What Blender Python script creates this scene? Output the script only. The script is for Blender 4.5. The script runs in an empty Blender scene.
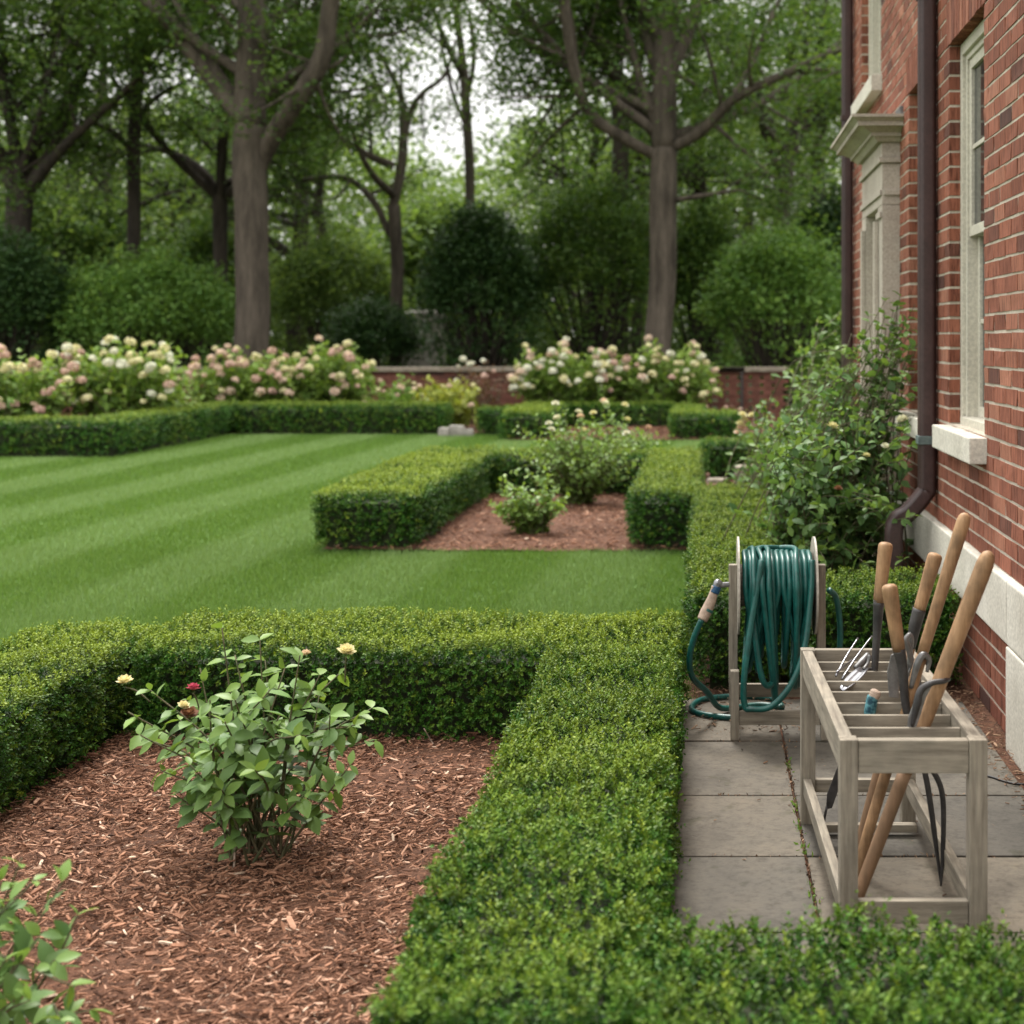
import bpy, bmesh, math
import numpy as np
from mathutils import Vector

# ------------------------------------------------------------------ camera, sky, sun, exposure
S = bpy.context.scene
C = S.collection
F, U0, V0, H = 1422.0, 705.0, 340.0, 1.6          # focal length in pixels, principal point, eye height
cam_d = bpy.data.cameras.new("camera")
cam = bpy.data.objects.new("camera", cam_d); C.objects.link(cam)
cam.location = (0, 0, H); cam.rotation_euler = (math.radians(90), 0, 0)
cam_d.sensor_width = 36.0; cam_d.lens = 36.0 * F / 1024.0
cam_d.shift_x = (512 - U0) / 1024.0; cam_d.shift_y = -(512 - V0) / 1024.0
cam_d.clip_start = 0.05; cam_d.clip_end = 2000
cam_d.dof.use_dof = True; cam_d.dof.focus_distance = 4.9; cam_d.dof.aperture_fstop = 3.0
S.camera = cam

SUN_EL, SUN_AZ = math.radians(60), math.radians(-12)   # azimuth measured from +Y towards +X
W = bpy.data.worlds.new("World"); S.world = W; W.use_nodes = True
nt = W.node_tree; nt.nodes.clear()
out = nt.nodes.new("ShaderNodeOutputWorld"); bg = nt.nodes.new("ShaderNodeBackground")
sky = nt.nodes.new("ShaderNodeTexSky"); sky.sky_type = 'NISHITA'; sky.sun_disc = False
sky.sun_elevation = SUN_EL; sky.sun_rotation = SUN_AZ
sky.air_density = 1.0; sky.dust_density = 3.0
mix = nt.nodes.new("ShaderNodeMixRGB"); mix.inputs[0].default_value = 0.86       # a bright cloud deck over the blue
cn = nt.nodes.new("ShaderNodeTexNoise"); cn.inputs['Scale'].default_value = 2.2; cn.inputs['Detail'].default_value = 5
cr = nt.nodes.new("ShaderNodeValToRGB")
cr.color_ramp.elements[0].position = .25; cr.color_ramp.elements[0].color = (15.5, 15.4, 15.0, 1)
cr.color_ramp.elements[1].position = .75; cr.color_ramp.elements[1].color = (21.0, 20.6, 19.8, 1)
nt.links.new(cn.outputs[0], cr.inputs[0]); nt.links.new(cr.outputs[0], mix.inputs[2])
nt.links.new(sky.outputs[0], mix.inputs[1]); tcw = nt.nodes.new("ShaderNodeTexCoord"); sep = nt.nodes.new("ShaderNodeSeparateXYZ"); nt.links.new(tcw.outputs['Generated'], sep.inputs[0])
mr = nt.nodes.new("ShaderNodeMapRange"); mr.inputs[1].default_value = 0; mr.inputs[2].default_value = 1; mr.inputs[3].default_value = .34; mr.inputs[4].default_value = 1.0
nt.links.new(sep.outputs[2], mr.inputs[0])
vm = nt.nodes.new("ShaderNodeVectorMath"); vm.operation = 'SCALE'; nt.links.new(mix.outputs[0], vm.inputs[0]); nt.links.new(mr.outputs[0], vm.inputs['Scale'])
nt.links.new(vm.outputs[0], bg.inputs[0])
bg.inputs[1].default_value = 0.09
nt.links.new(bg.outputs[0], out.inputs[0])
sun_d = bpy.data.lights.new("sun", 'SUN'); sun_d.energy = 2.2; sun_d.angle = math.radians(14); sun_d.color = (1, .96, .9)
sun = bpy.data.objects.new("sun", sun_d); C.objects.link(sun)
sdir = Vector((math.sin(SUN_AZ) * math.cos(SUN_EL), math.cos(SUN_AZ) * math.cos(SUN_EL), math.sin(SUN_EL)))
sun.rotation_euler = sdir.to_track_quat('Z', 'Y').to_euler(); sun.location = sdir * 60
S.view_settings.view_transform = 'Standard'; S.view_settings.look = 'None'
S.view_settings.gamma = 1; S.view_settings.exposure = 1.26
S.cycles.max_bounces = 6; S.cycles.diffuse_bounces = 2; S.cycles.glossy_bounces = 2; S.cycles.transmission_bounces = 4

# ------------------------------------------------------------------ helpers
rng = np.random.default_rng(7)
def at(u, v, Y): return np.array([(u - U0) * Y / F, Y, H - (v - V0) * Y / F])
def gr(u, v, z=0.0):
    Y = F * (H - z) / (v - V0); return np.array([(u - U0) * Y / F, Y, z])
def norm(a): return a / np.maximum(np.linalg.norm(a, axis=-1, keepdims=True), 1e-9)
def vnoise(P, freq, seed):
    r = np.random.default_rng(seed); o = np.zeros(len(P))
    for k in range(7):
        d = r.normal(size=3); d /= np.linalg.norm(d)
        o += np.sin(P @ d * freq * r.uniform(.6, 1.8) + r.uniform(0, 6.28))
    return o / 7 * 1.6

# --- materials
def mat(name):
    m = bpy.data.materials.new(name); m.use_nodes = True
    n = m.node_tree; b = n.nodes['Principled BSDF']; return m, n, b
def nd(n, t, **kw):
    x = n.nodes.new(t)
    for k, v in kw.items():
        if k in x.inputs: x.inputs[k].default_value = v
        else: setattr(x, k, v)
    return x
def ramp(n, fac, stops):
    r = n.nodes.new("ShaderNodeValToRGB"); e = r.color_ramp.elements
    while len(e) < len(stops): e.new(.5)
    for i, (p, c) in enumerate(stops): e[i].position = p; e[i].color = (*c, 1)
    n.links.new(fac, r.inputs[0]); return r
def coords(n, scale=(1, 1, 1)):
    tc = n.nodes.new("ShaderNodeTexCoord"); mp = n.nodes.new("ShaderNodeMapping")
    mp.inputs['Scale'].default_value = scale; n.links.new(tc.outputs['Object'], mp.inputs[0]); return mp.outputs[0]
def noise(n, vec, scale, detail=4, rough=.6):
    x = nd(n, "ShaderNodeTexNoise", Scale=scale, Detail=detail, Roughness=rough); n.links.new(vec, x.inputs['Vector']); return x.outputs[0]
def bump(n, b, h, strength=.4, dist=.01):
    x = nd(n, "ShaderNodeBump", Strength=strength, Distance=dist); n.links.new(h, x.inputs['Height']); n.links.new(x.outputs[0], b.inputs['Normal'])
def mul(n, a, bcol, fac=1.0):
    x = n.nodes.new("ShaderNodeMixRGB"); x.blend_type = 'MULTIPLY'; x.inputs[0].default_value = fac
    n.links.new(a, x.inputs[1]); n.links.new(bcol, x.inputs[2]); return x.outputs[0]
def attr(n, name):
    x = n.nodes.new("ShaderNodeAttribute"); x.attribute_name = name; return x.outputs['Fac']

def noise_mat(name, c0, c1, scale=8, stretch=(1, 1, 1), rough=.8, bs=.3, bd=.005, detail=6, spec=.3, fine=60, p0=.3, p1=.7):
    m, n, b = mat(name); v = coords(n, stretch)
    f = noise(n, v, scale, detail); r = ramp(n, f, [(p0, c0), (p1, c1)])
    g = noise(n, v, fine, 4); rg = ramp(n, g, [(.3, (.72, .72, .72)), (.7, (1.12, 1.12, 1.12))])
    n.links.new(mul(n, r.outputs[0], rg.outputs[0]), b.inputs['Base Color'])
    b.inputs['Roughness'].default_value = rough; b.inputs['Specular IOR Level'].default_value = spec
    bump(n, b, g, bs, bd); return m

def leaf_mat(name, dark, mid, fresh, transl=.3, rough=.45, spec=.35, tint=(1.5, 1.4, .7)):
    m, n, b = mat(name)
    r = ramp(n, attr(n, "rnd"), [(0, dark), (.75, mid), (1, tuple(x * 1.25 for x in mid))])
    fr = n.nodes.new("ShaderNodeMixRGB"); fr.inputs[2].default_value = (*fresh, 1)
    n.links.new(attr(n, "age"), fr.inputs[0]); n.links.new(r.outputs[0], fr.inputs[1])
    n.links.new(fr.outputs[0], b.inputs['Base Color'])
    b.inputs['Roughness'].default_value = rough; b.inputs['Specular IOR Level'].default_value = spec
    t = n.nodes.new("ShaderNodeBsdfTranslucent"); tb = n.nodes.new("ShaderNodeMixRGB"); tb.blend_type = 'MULTIPLY'
    tb.inputs[0].default_value = 1; tb.inputs[2].default_value = (*tint, 1)
    n.links.new(fr.outputs[0], tb.inputs[1]); n.links.new(tb.outputs[0], t.inputs[0])
    ms = n.nodes.new("ShaderNodeMixShader"); ms.inputs[0].default_value = transl
    n.links.new(b.outputs[0], ms.inputs[1]); n.links.new(t.outputs[0], ms.inputs[2])
    n.links.new(ms.outputs[0], n.nodes['Material Output'].inputs[0]); return m

def attr_mat(name, stops, rough=.8, spec=.25, scale=40, stretch=(1, 1, 1), bs=.4, bd=.003, lo=.7, hi=1.15):
    m, n, b = mat(name); r = ramp(n, attr(n, "rnd"), stops)
    v = coords(n, stretch); g = noise(n, v, scale, 5); rg = ramp(n, g, [(.3, (lo,) * 3), (.7, (hi,) * 3)])
    n.links.new(mul(n, r.outputs[0], rg.outputs[0]), b.inputs['Base Color'])
    b.inputs['Roughness'].default_value = rough; b.inputs['Specular IOR Level'].default_value = spec
    bump(n, b, g, bs, bd); return m

M = {}
M['box_leaf'] = leaf_mat("boxwood_leaf", (.008, .030, .005), (.038, .115, .012), (.22, .29, .03), .14, .5, .18)
M['rose_leaf'] = leaf_mat("rose_leaf", (.06, .125, .038), (.12, .215, .07), (.20, .31, .05), .28, .45, .28)
M['wall_leaf'] = leaf_mat("wall_shrub_leaf", (.038, .09, .03), (.092, .178, .06), (.20, .30, .06), .3, .5, .22)
M['hyd_leaf'] = leaf_mat("hydrangea_leaf", (.06, .13, .03), (.13, .24, .05), (.26, .36, .07), .3, .5, .2)
M['lime_leaf'] = leaf_mat("lime_leaf", (.10, .15, .03), (.19, .25, .04), (.35, .36, .06), .3)
M['red_leaf'] = leaf_mat("red_leaf", (.06, .05, .03), (.13, .10, .05), (.25, .12, .08), .25)
M['tree_leaf'] = leaf_mat("tree_leaf", (.024, .058, .013), (.062, .125, .028), (.14, .21, .045), .38, .55, .15)
M['far_leaf'] = leaf_mat("far_tree_leaf", (.045, .088, .024), (.10, .17, .048), (.19, .265, .07), .42, .6, .12)
M['dark_leaf'] = leaf_mat("evergreen_leaf", (.014, .04, .013), (.034, .078, .022), (.07, .12, .03), .2, .5, .15)  # deep green foliage of the dark evergreens and low bush
M['bush_leaf'] = leaf_mat("bush_leaf", (.05, .12, .026), (.12, .235, .05), (.22, .33, .06), .3, .5, .2)
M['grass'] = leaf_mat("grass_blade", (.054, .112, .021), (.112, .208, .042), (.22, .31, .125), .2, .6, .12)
M['twig'] = noise_mat("twig", (.016, .022, .009), (.035, .045, .016), 30)  # hedge core only; dark tone paints in the shade of the gaps
M['stem'] = noise_mat("stem", (.06, .075, .03), (.13, .10, .055), 25)
M['bark'] = noise_mat("bark", (.042, .035, .027), (.125, .104, .082), 5, (1, 1, .16), .9, 1.0, .04, 8, .15, 26)
M['bark_dark'] = noise_mat("bark_dark", (.025, .022, .018), (.07, .058, .046), 5, (1, 1, .2), .9, .8, .03, 6, .15, 24)
M['soil'] = noise_mat("woodland_floor", (.035, .04, .015), (.09, .08, .035), 1.2, rough=.95, bs=.5, bd=.05, fine=14)
M['mulch'] = noise_mat("mulch", (.05, .022, .012), (.16, .07, .038), 30, rough=.95, bs=.8, bd=.02, fine=90)
M['chip'] = attr_mat("bark_chip", [(0, (.04, .018, .011)), (.3, (.15, .069, .040)), (.65, (.33, .163, .098)), (.92, (.47, .275, .185)), (1, (.62, .46, .34))], .85, .2, 60)
M['debris'] = attr_mat("leaf_litter", [(0, (.05, .03, .02)), (.5, (.17, .10, .06)), (1, (.34, .22, .14))], .85, .2, 60)
M['stone'] = noise_mat("limestone", (.48, .45, .38), (.64, .61, .53), 3.5, rough=.85, bs=.25, bd=.003, fine=70)
M['door_stone'] = noise_mat("door_surround_stone", (.36, .31, .26), (.50, .45, .38), 3, rough=.85, bs=.25, bd=.003, fine=70)
M['paint'] = noise_mat("cream_paint", (.50, .47, .39), (.60, .57, .48), 3, rough=.5, bs=.08, bd=.002)
M['flag'] = attr_mat("flagstone", [(0, (.085, .074, .060)), (.5, (.122, .106, .086)), (1, (.155, .130, .100))], .8, .3, 5, (1, 1, 1), .5, .008, .55, 1.28)
def flag_mat():
    m, n, b = mat("flagstone"); r = ramp(n, attr(n, "rnd"), [(0, (.072, .066, .057)), (.5, (.10, .090, .075)), (1, (.125, .107, .084))]); v = coords(n)
    g1 = noise(n, v, 3.2, 6, .65); r1 = ramp(n, g1, [(.3, (.66, .65, .64)), (.5, (1, .99, .97)), (.72, (1.22, 1.17, 1.1))])
    g2 = noise(n, v, 38, 6, .7); r2 = ramp(n, g2, [(.28, (.62, .6, .58)), (.5, (1, 1, 1)), (.75, (1.18, 1.16, 1.12))])
    g3 = noise(n, v, 9, 3, .5); r3 = ramp(n, g3, [(.62, (1, 1, 1)), (.70, (.72, .74, .66))])
    n.links.new(mul(n, mul(n, mul(n, r.outputs[0], r1.outputs[0]), r2.outputs[0]), r3.outputs[0]), b.inputs['Base Color'])
    b.inputs['Roughness'].default_value = .82; b.inputs['Specular IOR Level'].default_value = .25; bump(n, b, g2, .6, .006); return m
M['flag'] = flag_mat()
M['rock'] = noise_mat("rock", (.16, .135, .10), (.38, .33, .26), 6, (1, 1, 2.5), .9, .8, .03)
M['pale_rock'] = noise_mat("pale_rock", (.19, .175, .155), (.36, .335, .30), 5, rough=.9, bs=.5, bd=.03)
def brick_mat():
    m, n, b = mat("brick"); r = ramp(n, attr(n, "rnd"), [(0, (.10, .052, .042)), (.14, (.165, .070, .050)), (.3, (.235, .088, .056)), (.75, (.315, .122, .077)), (1, (.38, .175, .115))])
    v = coords(n, (1, 1.0, .10)); g = noise(n, v, 62, 6, .75); rg = ramp(n, g, [(.36, (.34, .31, .30)), (.52, (.94, .92, .92)), (.7, (1.22, 1.22, 1.2))])
    v2 = coords(n); g2 = noise(n, v2, 2.2, 4); r2 = ramp(n, g2, [(.3, (.74, .72, .73)), (.7, (1.08, 1.05, 1.02))])
    n.links.new(mul(n, mul(n, r.outputs[0], rg.outputs[0]), r2.outputs[0]), b.inputs['Base Color'])
    b.inputs['Roughness'].default_value = .9; b.inputs['Specular IOR Level'].default_value = .2
    bump(n, b, g, 1.0, .005); return m
M['brick'] = brick_mat()
M['old_brick'] = attr_mat('old_brick', [(0, (.05, .03, .026)), (.5, (.13, .055, .04)), (1, (.19, .08, .06))], .9, .2, 20)
M['mortar'] = noise_mat("mortar", (.40, .345, .275), (.60, .54, .45), 6, rough=.95, bs=.6, bd=.004, fine=120)
M['wood'] = attr_mat("weathered_teak", [(0, (.20, .175, .14)), (.5, (.26, .23, .185)), (1, (.31, .275, .22))], .8, .25, 26, (1, 1, 1), .5, .003, .7, 1.15)
def grain(name, c0, c1, axis, rough=.75, k=9, lo=.8):
    st = [k, k, k]; st[axis] = .7
    m, n, b = mat(name); v = coords(n, tuple(st)); g = noise(n, v, 8, 6, .65)
    r = ramp(n, g, [(.3, c0), (.7, c1)]); v2 = coords(n); g2 = noise(n, v2, 9, 4); r2 = ramp(n, g2, [(.3, (lo, lo * 1.01, lo)), (.6, (1.08, 1.07, 1.05))])
    n.links.new(mul(n, r.outputs[0], r2.outputs[0]), b.inputs['Base Color']); b.inputs['Roughness'].default_value = rough
    b.inputs['Specular IOR Level'].default_value = .25; bump(n, b, g, .35, .002); return m
for i, a in enumerate("xyz"): M['wood_' + a] = grain("weathered_teak_" + a, (.135, .115, .09), (.305, .27, .215), i)
M['handle'] = grain("ash_handle", (.21, .12, .06), (.41, .255, .14), 2, .55, 7, .5)
M['handle_dark'] = grain("worn_handle", (.16, .10, .06), (.28, .17, .10), 2, .6, 5)
M['steel'] = noise_mat("dark_steel", (.028, .027, .028), (.075, .07, .068), 14, rough=.5, bs=.2, bd=.002, spec=.5)
M['steel'].node_tree.nodes['Principled BSDF'].inputs['Metallic'].default_value = .4
M['silver'] = noise_mat("bright_steel", (.20, .20, .215), (.33, .33, .35), 14, rough=.3, bs=.1, bd=.001)
M['silver'].node_tree.nodes['Principled BSDF'].inputs['Metallic'].default_value = .85
M['grey_metal'] = noise_mat("worn_steel", (.13, .13, .13), (.24, .235, .23), 14, rough=.45, bs=.2, bd=.002)
M['grey_metal'].node_tree.nodes['Principled BSDF'].inputs['Metallic'].default_value = .6
M['hose'] = noise_mat("hose_rubber", (.004, .060, .050), (.008, .105, .088), 20, rough=.4, bs=.05, bd=.001, spec=.5)
M['hose_cuff'] = noise_mat("blue_cuff", (.01, .05, .11), (.02, .08, .17), 20, rough=.4)
M['tan'] = noise_mat("tan_grip", (.28, .20, .15), (.42, .32, .25), 22, rough=.7)
M['teal'] = noise_mat("teal_wrap", (.008, .05, .075), (.09, .24, .26), 60, rough=.6, p0=.4, p1=.62)
M['pipe'] = noise_mat("brown_downspout", (.038, .020, .019), (.066, .036, .034), 4, rough=.42, bs=.1, bd=.003, spec=.5)
M['strap'] = noise_mat("verdigris", (.08, .11, .11), (.16, .21, .2), 20, rough=.6)
M['disc'] = noise_mat("reel_disc", (.34, .31, .26), (.46, .42, .36), 10, rough=.5)
M['roof'] = noise_mat("slate", (.06, .06, .065), (.11, .11, .115), 6)
M['glass'], _n, _b = mat("window_glass"); _b.inputs['Base Color'].default_value = (.03, .035, .035, 1); _b.inputs['Roughness'].default_value = .04; _b.inputs['Specular IOR Level'].default_value = .6
M['black'], _n, _b = mat("black_cable"); _b.inputs['Base Color'].default_value = (.02, .018, .018, 1); _b.inputs['Roughness'].default_value = .5
def petal(name, c0, c1): 
    m = leaf_mat(name, c0, c1, c1, .3, .6, .2, (1.2, 1.12, .82)); return m
M['pt_pink'] = petal("petal_dusty_pink", (.40, .25, .205), (.60, .43, .36)); M['pt_cream'] = petal("petal_cream", (.48, .47, .24), (.68, .64, .40))
M['pt_white'] = petal("petal_white", (.55, .56, .44), (.72, .72, .62)); M['pt_yellow'] = petal("petal_yellow", (.55, .50, .25), (.72, .66, .40))
M['pt_rose'] = petal("petal_rose", (.30, .04, .08), (.48, .09, .16)); M['pt_peach'] = petal("petal_peach", (.50, .37, .28), (.68, .54, .43))
M['pt_brown'] = petal("petal_withered", (.16, .07, .04), (.30, .15, .09))

# --- objects
def tag(o, label=None, cat=None, group=None, kind=None):
    if label: o['label'] = label
    if cat: o['category'] = cat
    if group: o['group'] = group
    if kind: o['kind'] = kind
    return o
def thing(name, label, cat, loc=(0, 0, 0), group=None):
    o = bpy.data.objects.new(name, None); o.empty_display_size = .1; C.objects.link(o); o.location = loc
    return tag(o, label, cat, group)
def link(name, me, parent=None):
    o = bpy.data.objects.new(name, me); C.objects.link(o)
    if parent is not None:
        o.parent = parent
        p = parent; off = Vector((0, 0, 0))
        while p is not None: off += Vector(p.location); p = p.parent
        o.location = -off                                   # meshes are written in world coordinates
    return o
def np_mesh(name, V, loops, counts, mats, attrs=None, smooth=False, midx=None):
    me = bpy.data.meshes.new(name); V = np.asarray(V, np.float32)
    me.vertices.add(len(V)); me.vertices.foreach_set("co", V.ravel())
    loops = np.asarray(loops, np.int32).ravel(); counts = np.asarray(counts, np.int32)
    me.loops.add(len(loops)); me.loops.foreach_set("vertex_index", loops)
    me.polygons.add(len(counts)); st = np.concatenate([[0], np.cumsum(counts)[:-1]]).astype(np.int32)
    me.polygons.foreach_set("loop_start", st); me.polygons.foreach_set("loop_total", counts)
    me.polygons.foreach_set("use_smooth", np.full(len(counts), bool(smooth)))
    for m in mats: me.materials.append(m)
    if midx is not None: me.polygons.foreach_set("material_index", np.asarray(midx, np.int32))
    for k, a in (attrs or {}).items():
        t = me.attributes.new(k, 'FLOAT', 'POINT'); t.data.foreach_set("value", np.asarray(a, np.float32))
    me.update(calc_edges=True); return me

# leaves: P base, A axis, Nn normal, L length, Wd width
def leaves(P, A, Nn, L, Wd, rnd, age, kind='quad', droop=.15):
    A = norm(A); Sd = norm(np.cross(A, Nn)); Nn = np.cross(Sd, A); n = len(P)
    L = np.broadcast_to(L, (n,))[:, None]; Wd = np.broadcast_to(Wd, (n,))[:, None]
    if kind == 'quad':
        m = P + A * L * .48 - Nn * L * .05
        vs = [P, m + Sd * Wd * .5 + Nn * L * .1, P + A * L, m - Sd * Wd * .5 + Nn * L * .1]
        idx = np.array([0, 1, 2, 0, 2, 3]); cnt = [3, 3]
    else:
        def mid(t): return P + A * L * t - Nn * L * droop * t * t
        def sd(t, w, s): return mid(t) + s * Sd * Wd * w + Nn * Wd * w * .22
        vs = [P, sd(.2, .34, 1), mid(.2), sd(.2, .34, -1), sd(.48, .5, 1), mid(.48), sd(.48, .5, -1), sd(.78, .3, 1), mid(.78), sd(.78, .3, -1), mid(1.0)]
        idx = np.array([0, 2, 1, 0, 3, 2, 1, 2, 5, 4, 2, 3, 6, 5, 4, 5, 8, 7, 5, 6, 9, 8, 7, 8, 10, 8, 9, 10]); cnt = [3, 3, 4, 4, 4, 4, 3, 3]
    k = len(vs); V = np.stack(vs, 1).reshape(-1, 3)
    loops = (idx[None] + (np.arange(n) * k)[:, None]).ravel()
    return V, loops, np.tile(cnt, n), np.repeat(rnd, k), np.repeat(age, k)
def leaf_obj(name, parts, m, parent=None, smooth=False):
    V, Lp, Cn, R, Ag = [], [], [], [], []; o = 0
    for v, l, c, r, a in parts:
        V.append(v); Lp.append(l + o); Cn.append(c); R.append(r); Ag.append(a); o += len(v)
    me = np_mesh(name, np.concatenate(V), np.concatenate(Lp), np.concatenate(Cn), [m], {'rnd': np.concatenate(R), 'age': np.concatenate(Ag)}, smooth)
    return link(name, me, parent)

def spline(pts, per=6):
    P = np.asarray(pts, float); n = len(P)
    if n < 3: t = np.linspace(0, 1, per * (n - 1) + 1)[:, None]; return P[0] * (1 - t) + P[-1] * t
    Q = np.vstack([2 * P[0] - P[1], P, 2 * P[-1] - P[-2]]); o = []
    for i in range(n - 1):
        p0, p1, p2, p3 = Q[i:i + 4]
        for t in np.arange(per) / per:
            o.append(.5 * (2 * p1 + (p2 - p0) * t + (2 * p0 - 5 * p1 + 4 * p2 - p3) * t ** 2 + (3 * p1 - p0 - 3 * p2 + p3) * t ** 3))
    o.append(P[-1]); return np.array(o)
class MB:                                                     # collects tubes / polygons into one mesh
    def __init__(s): s.V = []; s.L = []; s.N = []; s.o = 0; s.R = []
    def add(s, V, faces, rnd=.5):
        V = np.asarray(V, float); s.V.append(V)
        for f in faces: s.L.extend([i + s.o for i in f]); s.N.append(len(f))
        s.R.append(np.full(len(V), rnd)); s.o += len(V)
    def tube(s, pts, rad, n=8, cap=True, rnd=.5):
        P = np.asarray(pts, float); k = len(P); rad = np.broadcast_to(rad, (k,)) if np.ndim(rad) else np.full(k, rad)
        T = norm(np.gradient(P, axis=0)); ref = np.array([0, 0, 1.]) if abs(T[0][2]) < .9 else np.array([0, 1., 0])
        a = norm(np.cross(T[0], ref)); V = []
        for i in range(k):
            a = norm(a - T[i] * (a @ T[i])); b = np.cross(T[i], a)
            th = np.linspace(0, 2 * np.pi, n, endpoint=False)[:, None]
            V.append(P[i] + rad[i] * (np.cos(th) * a + np.sin(th) * b))
        f = [(i * n + j, i * n + (j + 1) % n, (i + 1) * n + (j + 1) % n, (i + 1) * n + j) for i in range(k - 1) for j in range(n)]
        if cap: f += [tuple(range(n - 1, -1, -1)), tuple((k - 1) * n + j for j in range(n))]
        s.add(np.concatenate(V), f, rnd)
    def box(s, x0, x1, y0, y1, z0, z1, rnd=.5, jit=0, skip=()):
        V = np.array([[x0, y0, z0], [x1, y0, z0], [x1, y1, z0], [x0, y1, z0], [x0, y0, z1], [x1, y0, z1], [x1, y1, z1], [x0, y1, z1]], float)
        if jit: V += rng.uniform(-jit, jit, V.shape)
        f = [(0, 3, 2, 1), (4, 5, 6, 7), (0, 1, 5, 4), (1, 2, 6, 5), (2, 3, 7, 6), (3, 0, 4, 7)]
        s.add(V, [q for i, q in enumerate(f) if i not in skip], rnd)
    def build(s, name, m, parent=None, smooth=True, bevel=0, midx=None):
        me = np_mesh(name, np.concatenate(s.V), s.L, s.N, m if isinstance(m, list) else [m], {'rnd': np.concatenate(s.R)}, smooth, midx)
        if bevel:
            bm = bmesh.new(); bm.from_mesh(me)
            bmesh.ops.bevel(bm, geom=bm.edges[:], offset=bevel, segments=2, affect='EDGES', profile=.6)
            for p in bm.faces: p.smooth = False
            bm.to_mesh(me); bm.free()
        return link(name, me, parent)
def boxes(name, bs, m, parent=None, bevel=.003, rnd=None):
    b = MB()
    for q in bs: b.box(*q, rnd=rng.random() if rnd is None else rnd)
    return b.build(name, m, parent, False, bevel)

# ------------------------------------------------------------------ ground, lawn, beds, paving
def sheet(name, x0, x1, y0, y1, z, m, nx=1, ny=1, amp=0, freq=3, seed=1):
    xs = np.linspace(x0, x1, nx + 1); ys = np.linspace(y0, y1, ny + 1); X, Y = np.meshgrid(xs, ys)
    V = np.stack([X.ravel(), Y.ravel(), np.full(X.size, z)], 1)
    if amp: V[:, 2] += amp * (vnoise(V, freq, seed) * .5 + .5) + amp * .4 * vnoise(V, freq * 4, seed + 1)
    i = np.arange(nx * ny); a = (i // nx) * (nx + 1) + i % nx
    lp = np.stack([a, a + 1, a + nx + 2, a + nx + 1], 1)
    o = link(name, np_mesh(name, V, lp, np.full(nx * ny, 4), [m], None, True)); o['kind'] = 'structure'; return o
sheet("ground", -400, 400, -200, 700, -.02, M['soil'])
def lawn_mat():
    m, n, b = mat("lawn"); v = coords(n); g = noise(n, v, 25, 6, .7); r = ramp(n, g, [(.3, (.04, .085, .016)), (.7, (.085, .15, .03))])
    n.links.new(r.outputs[0], b.inputs['Base Color']); b.inputs['Roughness'].default_value = .9; b.inputs['Specular IOR Level'].default_value = .15
    bump(n, b, g, .8, .02); return m
M['lawn'] = lawn_mat()
sheet("lawn", -40, 1.2, -6, 27.0, -.008, M['lawn'])
BEDS = {'near': (-2.35, -.5, 1.9, 5.7), 'mid': (-2.9, -.1, 10.75, 14.8), 'far': (-3.2, .4, 22.6, 26.2)}
sheet("mulch_bed", *BEDS['near'], .004, M['mulch'], 60, 120, .025, 5, 3)
sheet("mulch_bed", *BEDS['mid'], .002, M['mulch'], 40, 60, .025, 5, 4)
sheet("mulch_bed", *BEDS['far'], .002, M['mulch'], 10, 10, .02, 5, 5)
sheet("flower_border", -40, 1.4, 24.1, 28, .002, M['mulch'], 20, 4, .02, 5, 6)
sheet("flower_border", -40, -8.1, 19.5, 24.1, .003, M['mulch'], 20, 4, .02, 5, 6)
sheet("path_bed", -.12, 1.25, -2, 6.6, -.001, M['mulch'], 20, 60, .004, 8, 8)
sheet("border_soil", -.1, 1.25, 6.6, 17.5, -.001, M['mulch'], 12, 60, .01, 8, 9)
# flagstones
fl = MB(); ys = [-1.2, -.55, .1, .72, 1.35, 1.98, 2.6, 3.22, 3.80, 4.362, 4.95, 5.615, 6.28]
for i in range(len(ys) - 1):
    for x0, x1 in ((-.34, .3055), (.3145, 1.125)):
        fl.box(x0, x1, ys[i] + .006, ys[i + 1] - .006, -.02, .016 + rng.uniform(-.002, .002), rnd=rng.random(), jit=.002)
tag(fl.build("flagstone_path", M['flag'], None, False, .004), kind='structure')

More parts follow.
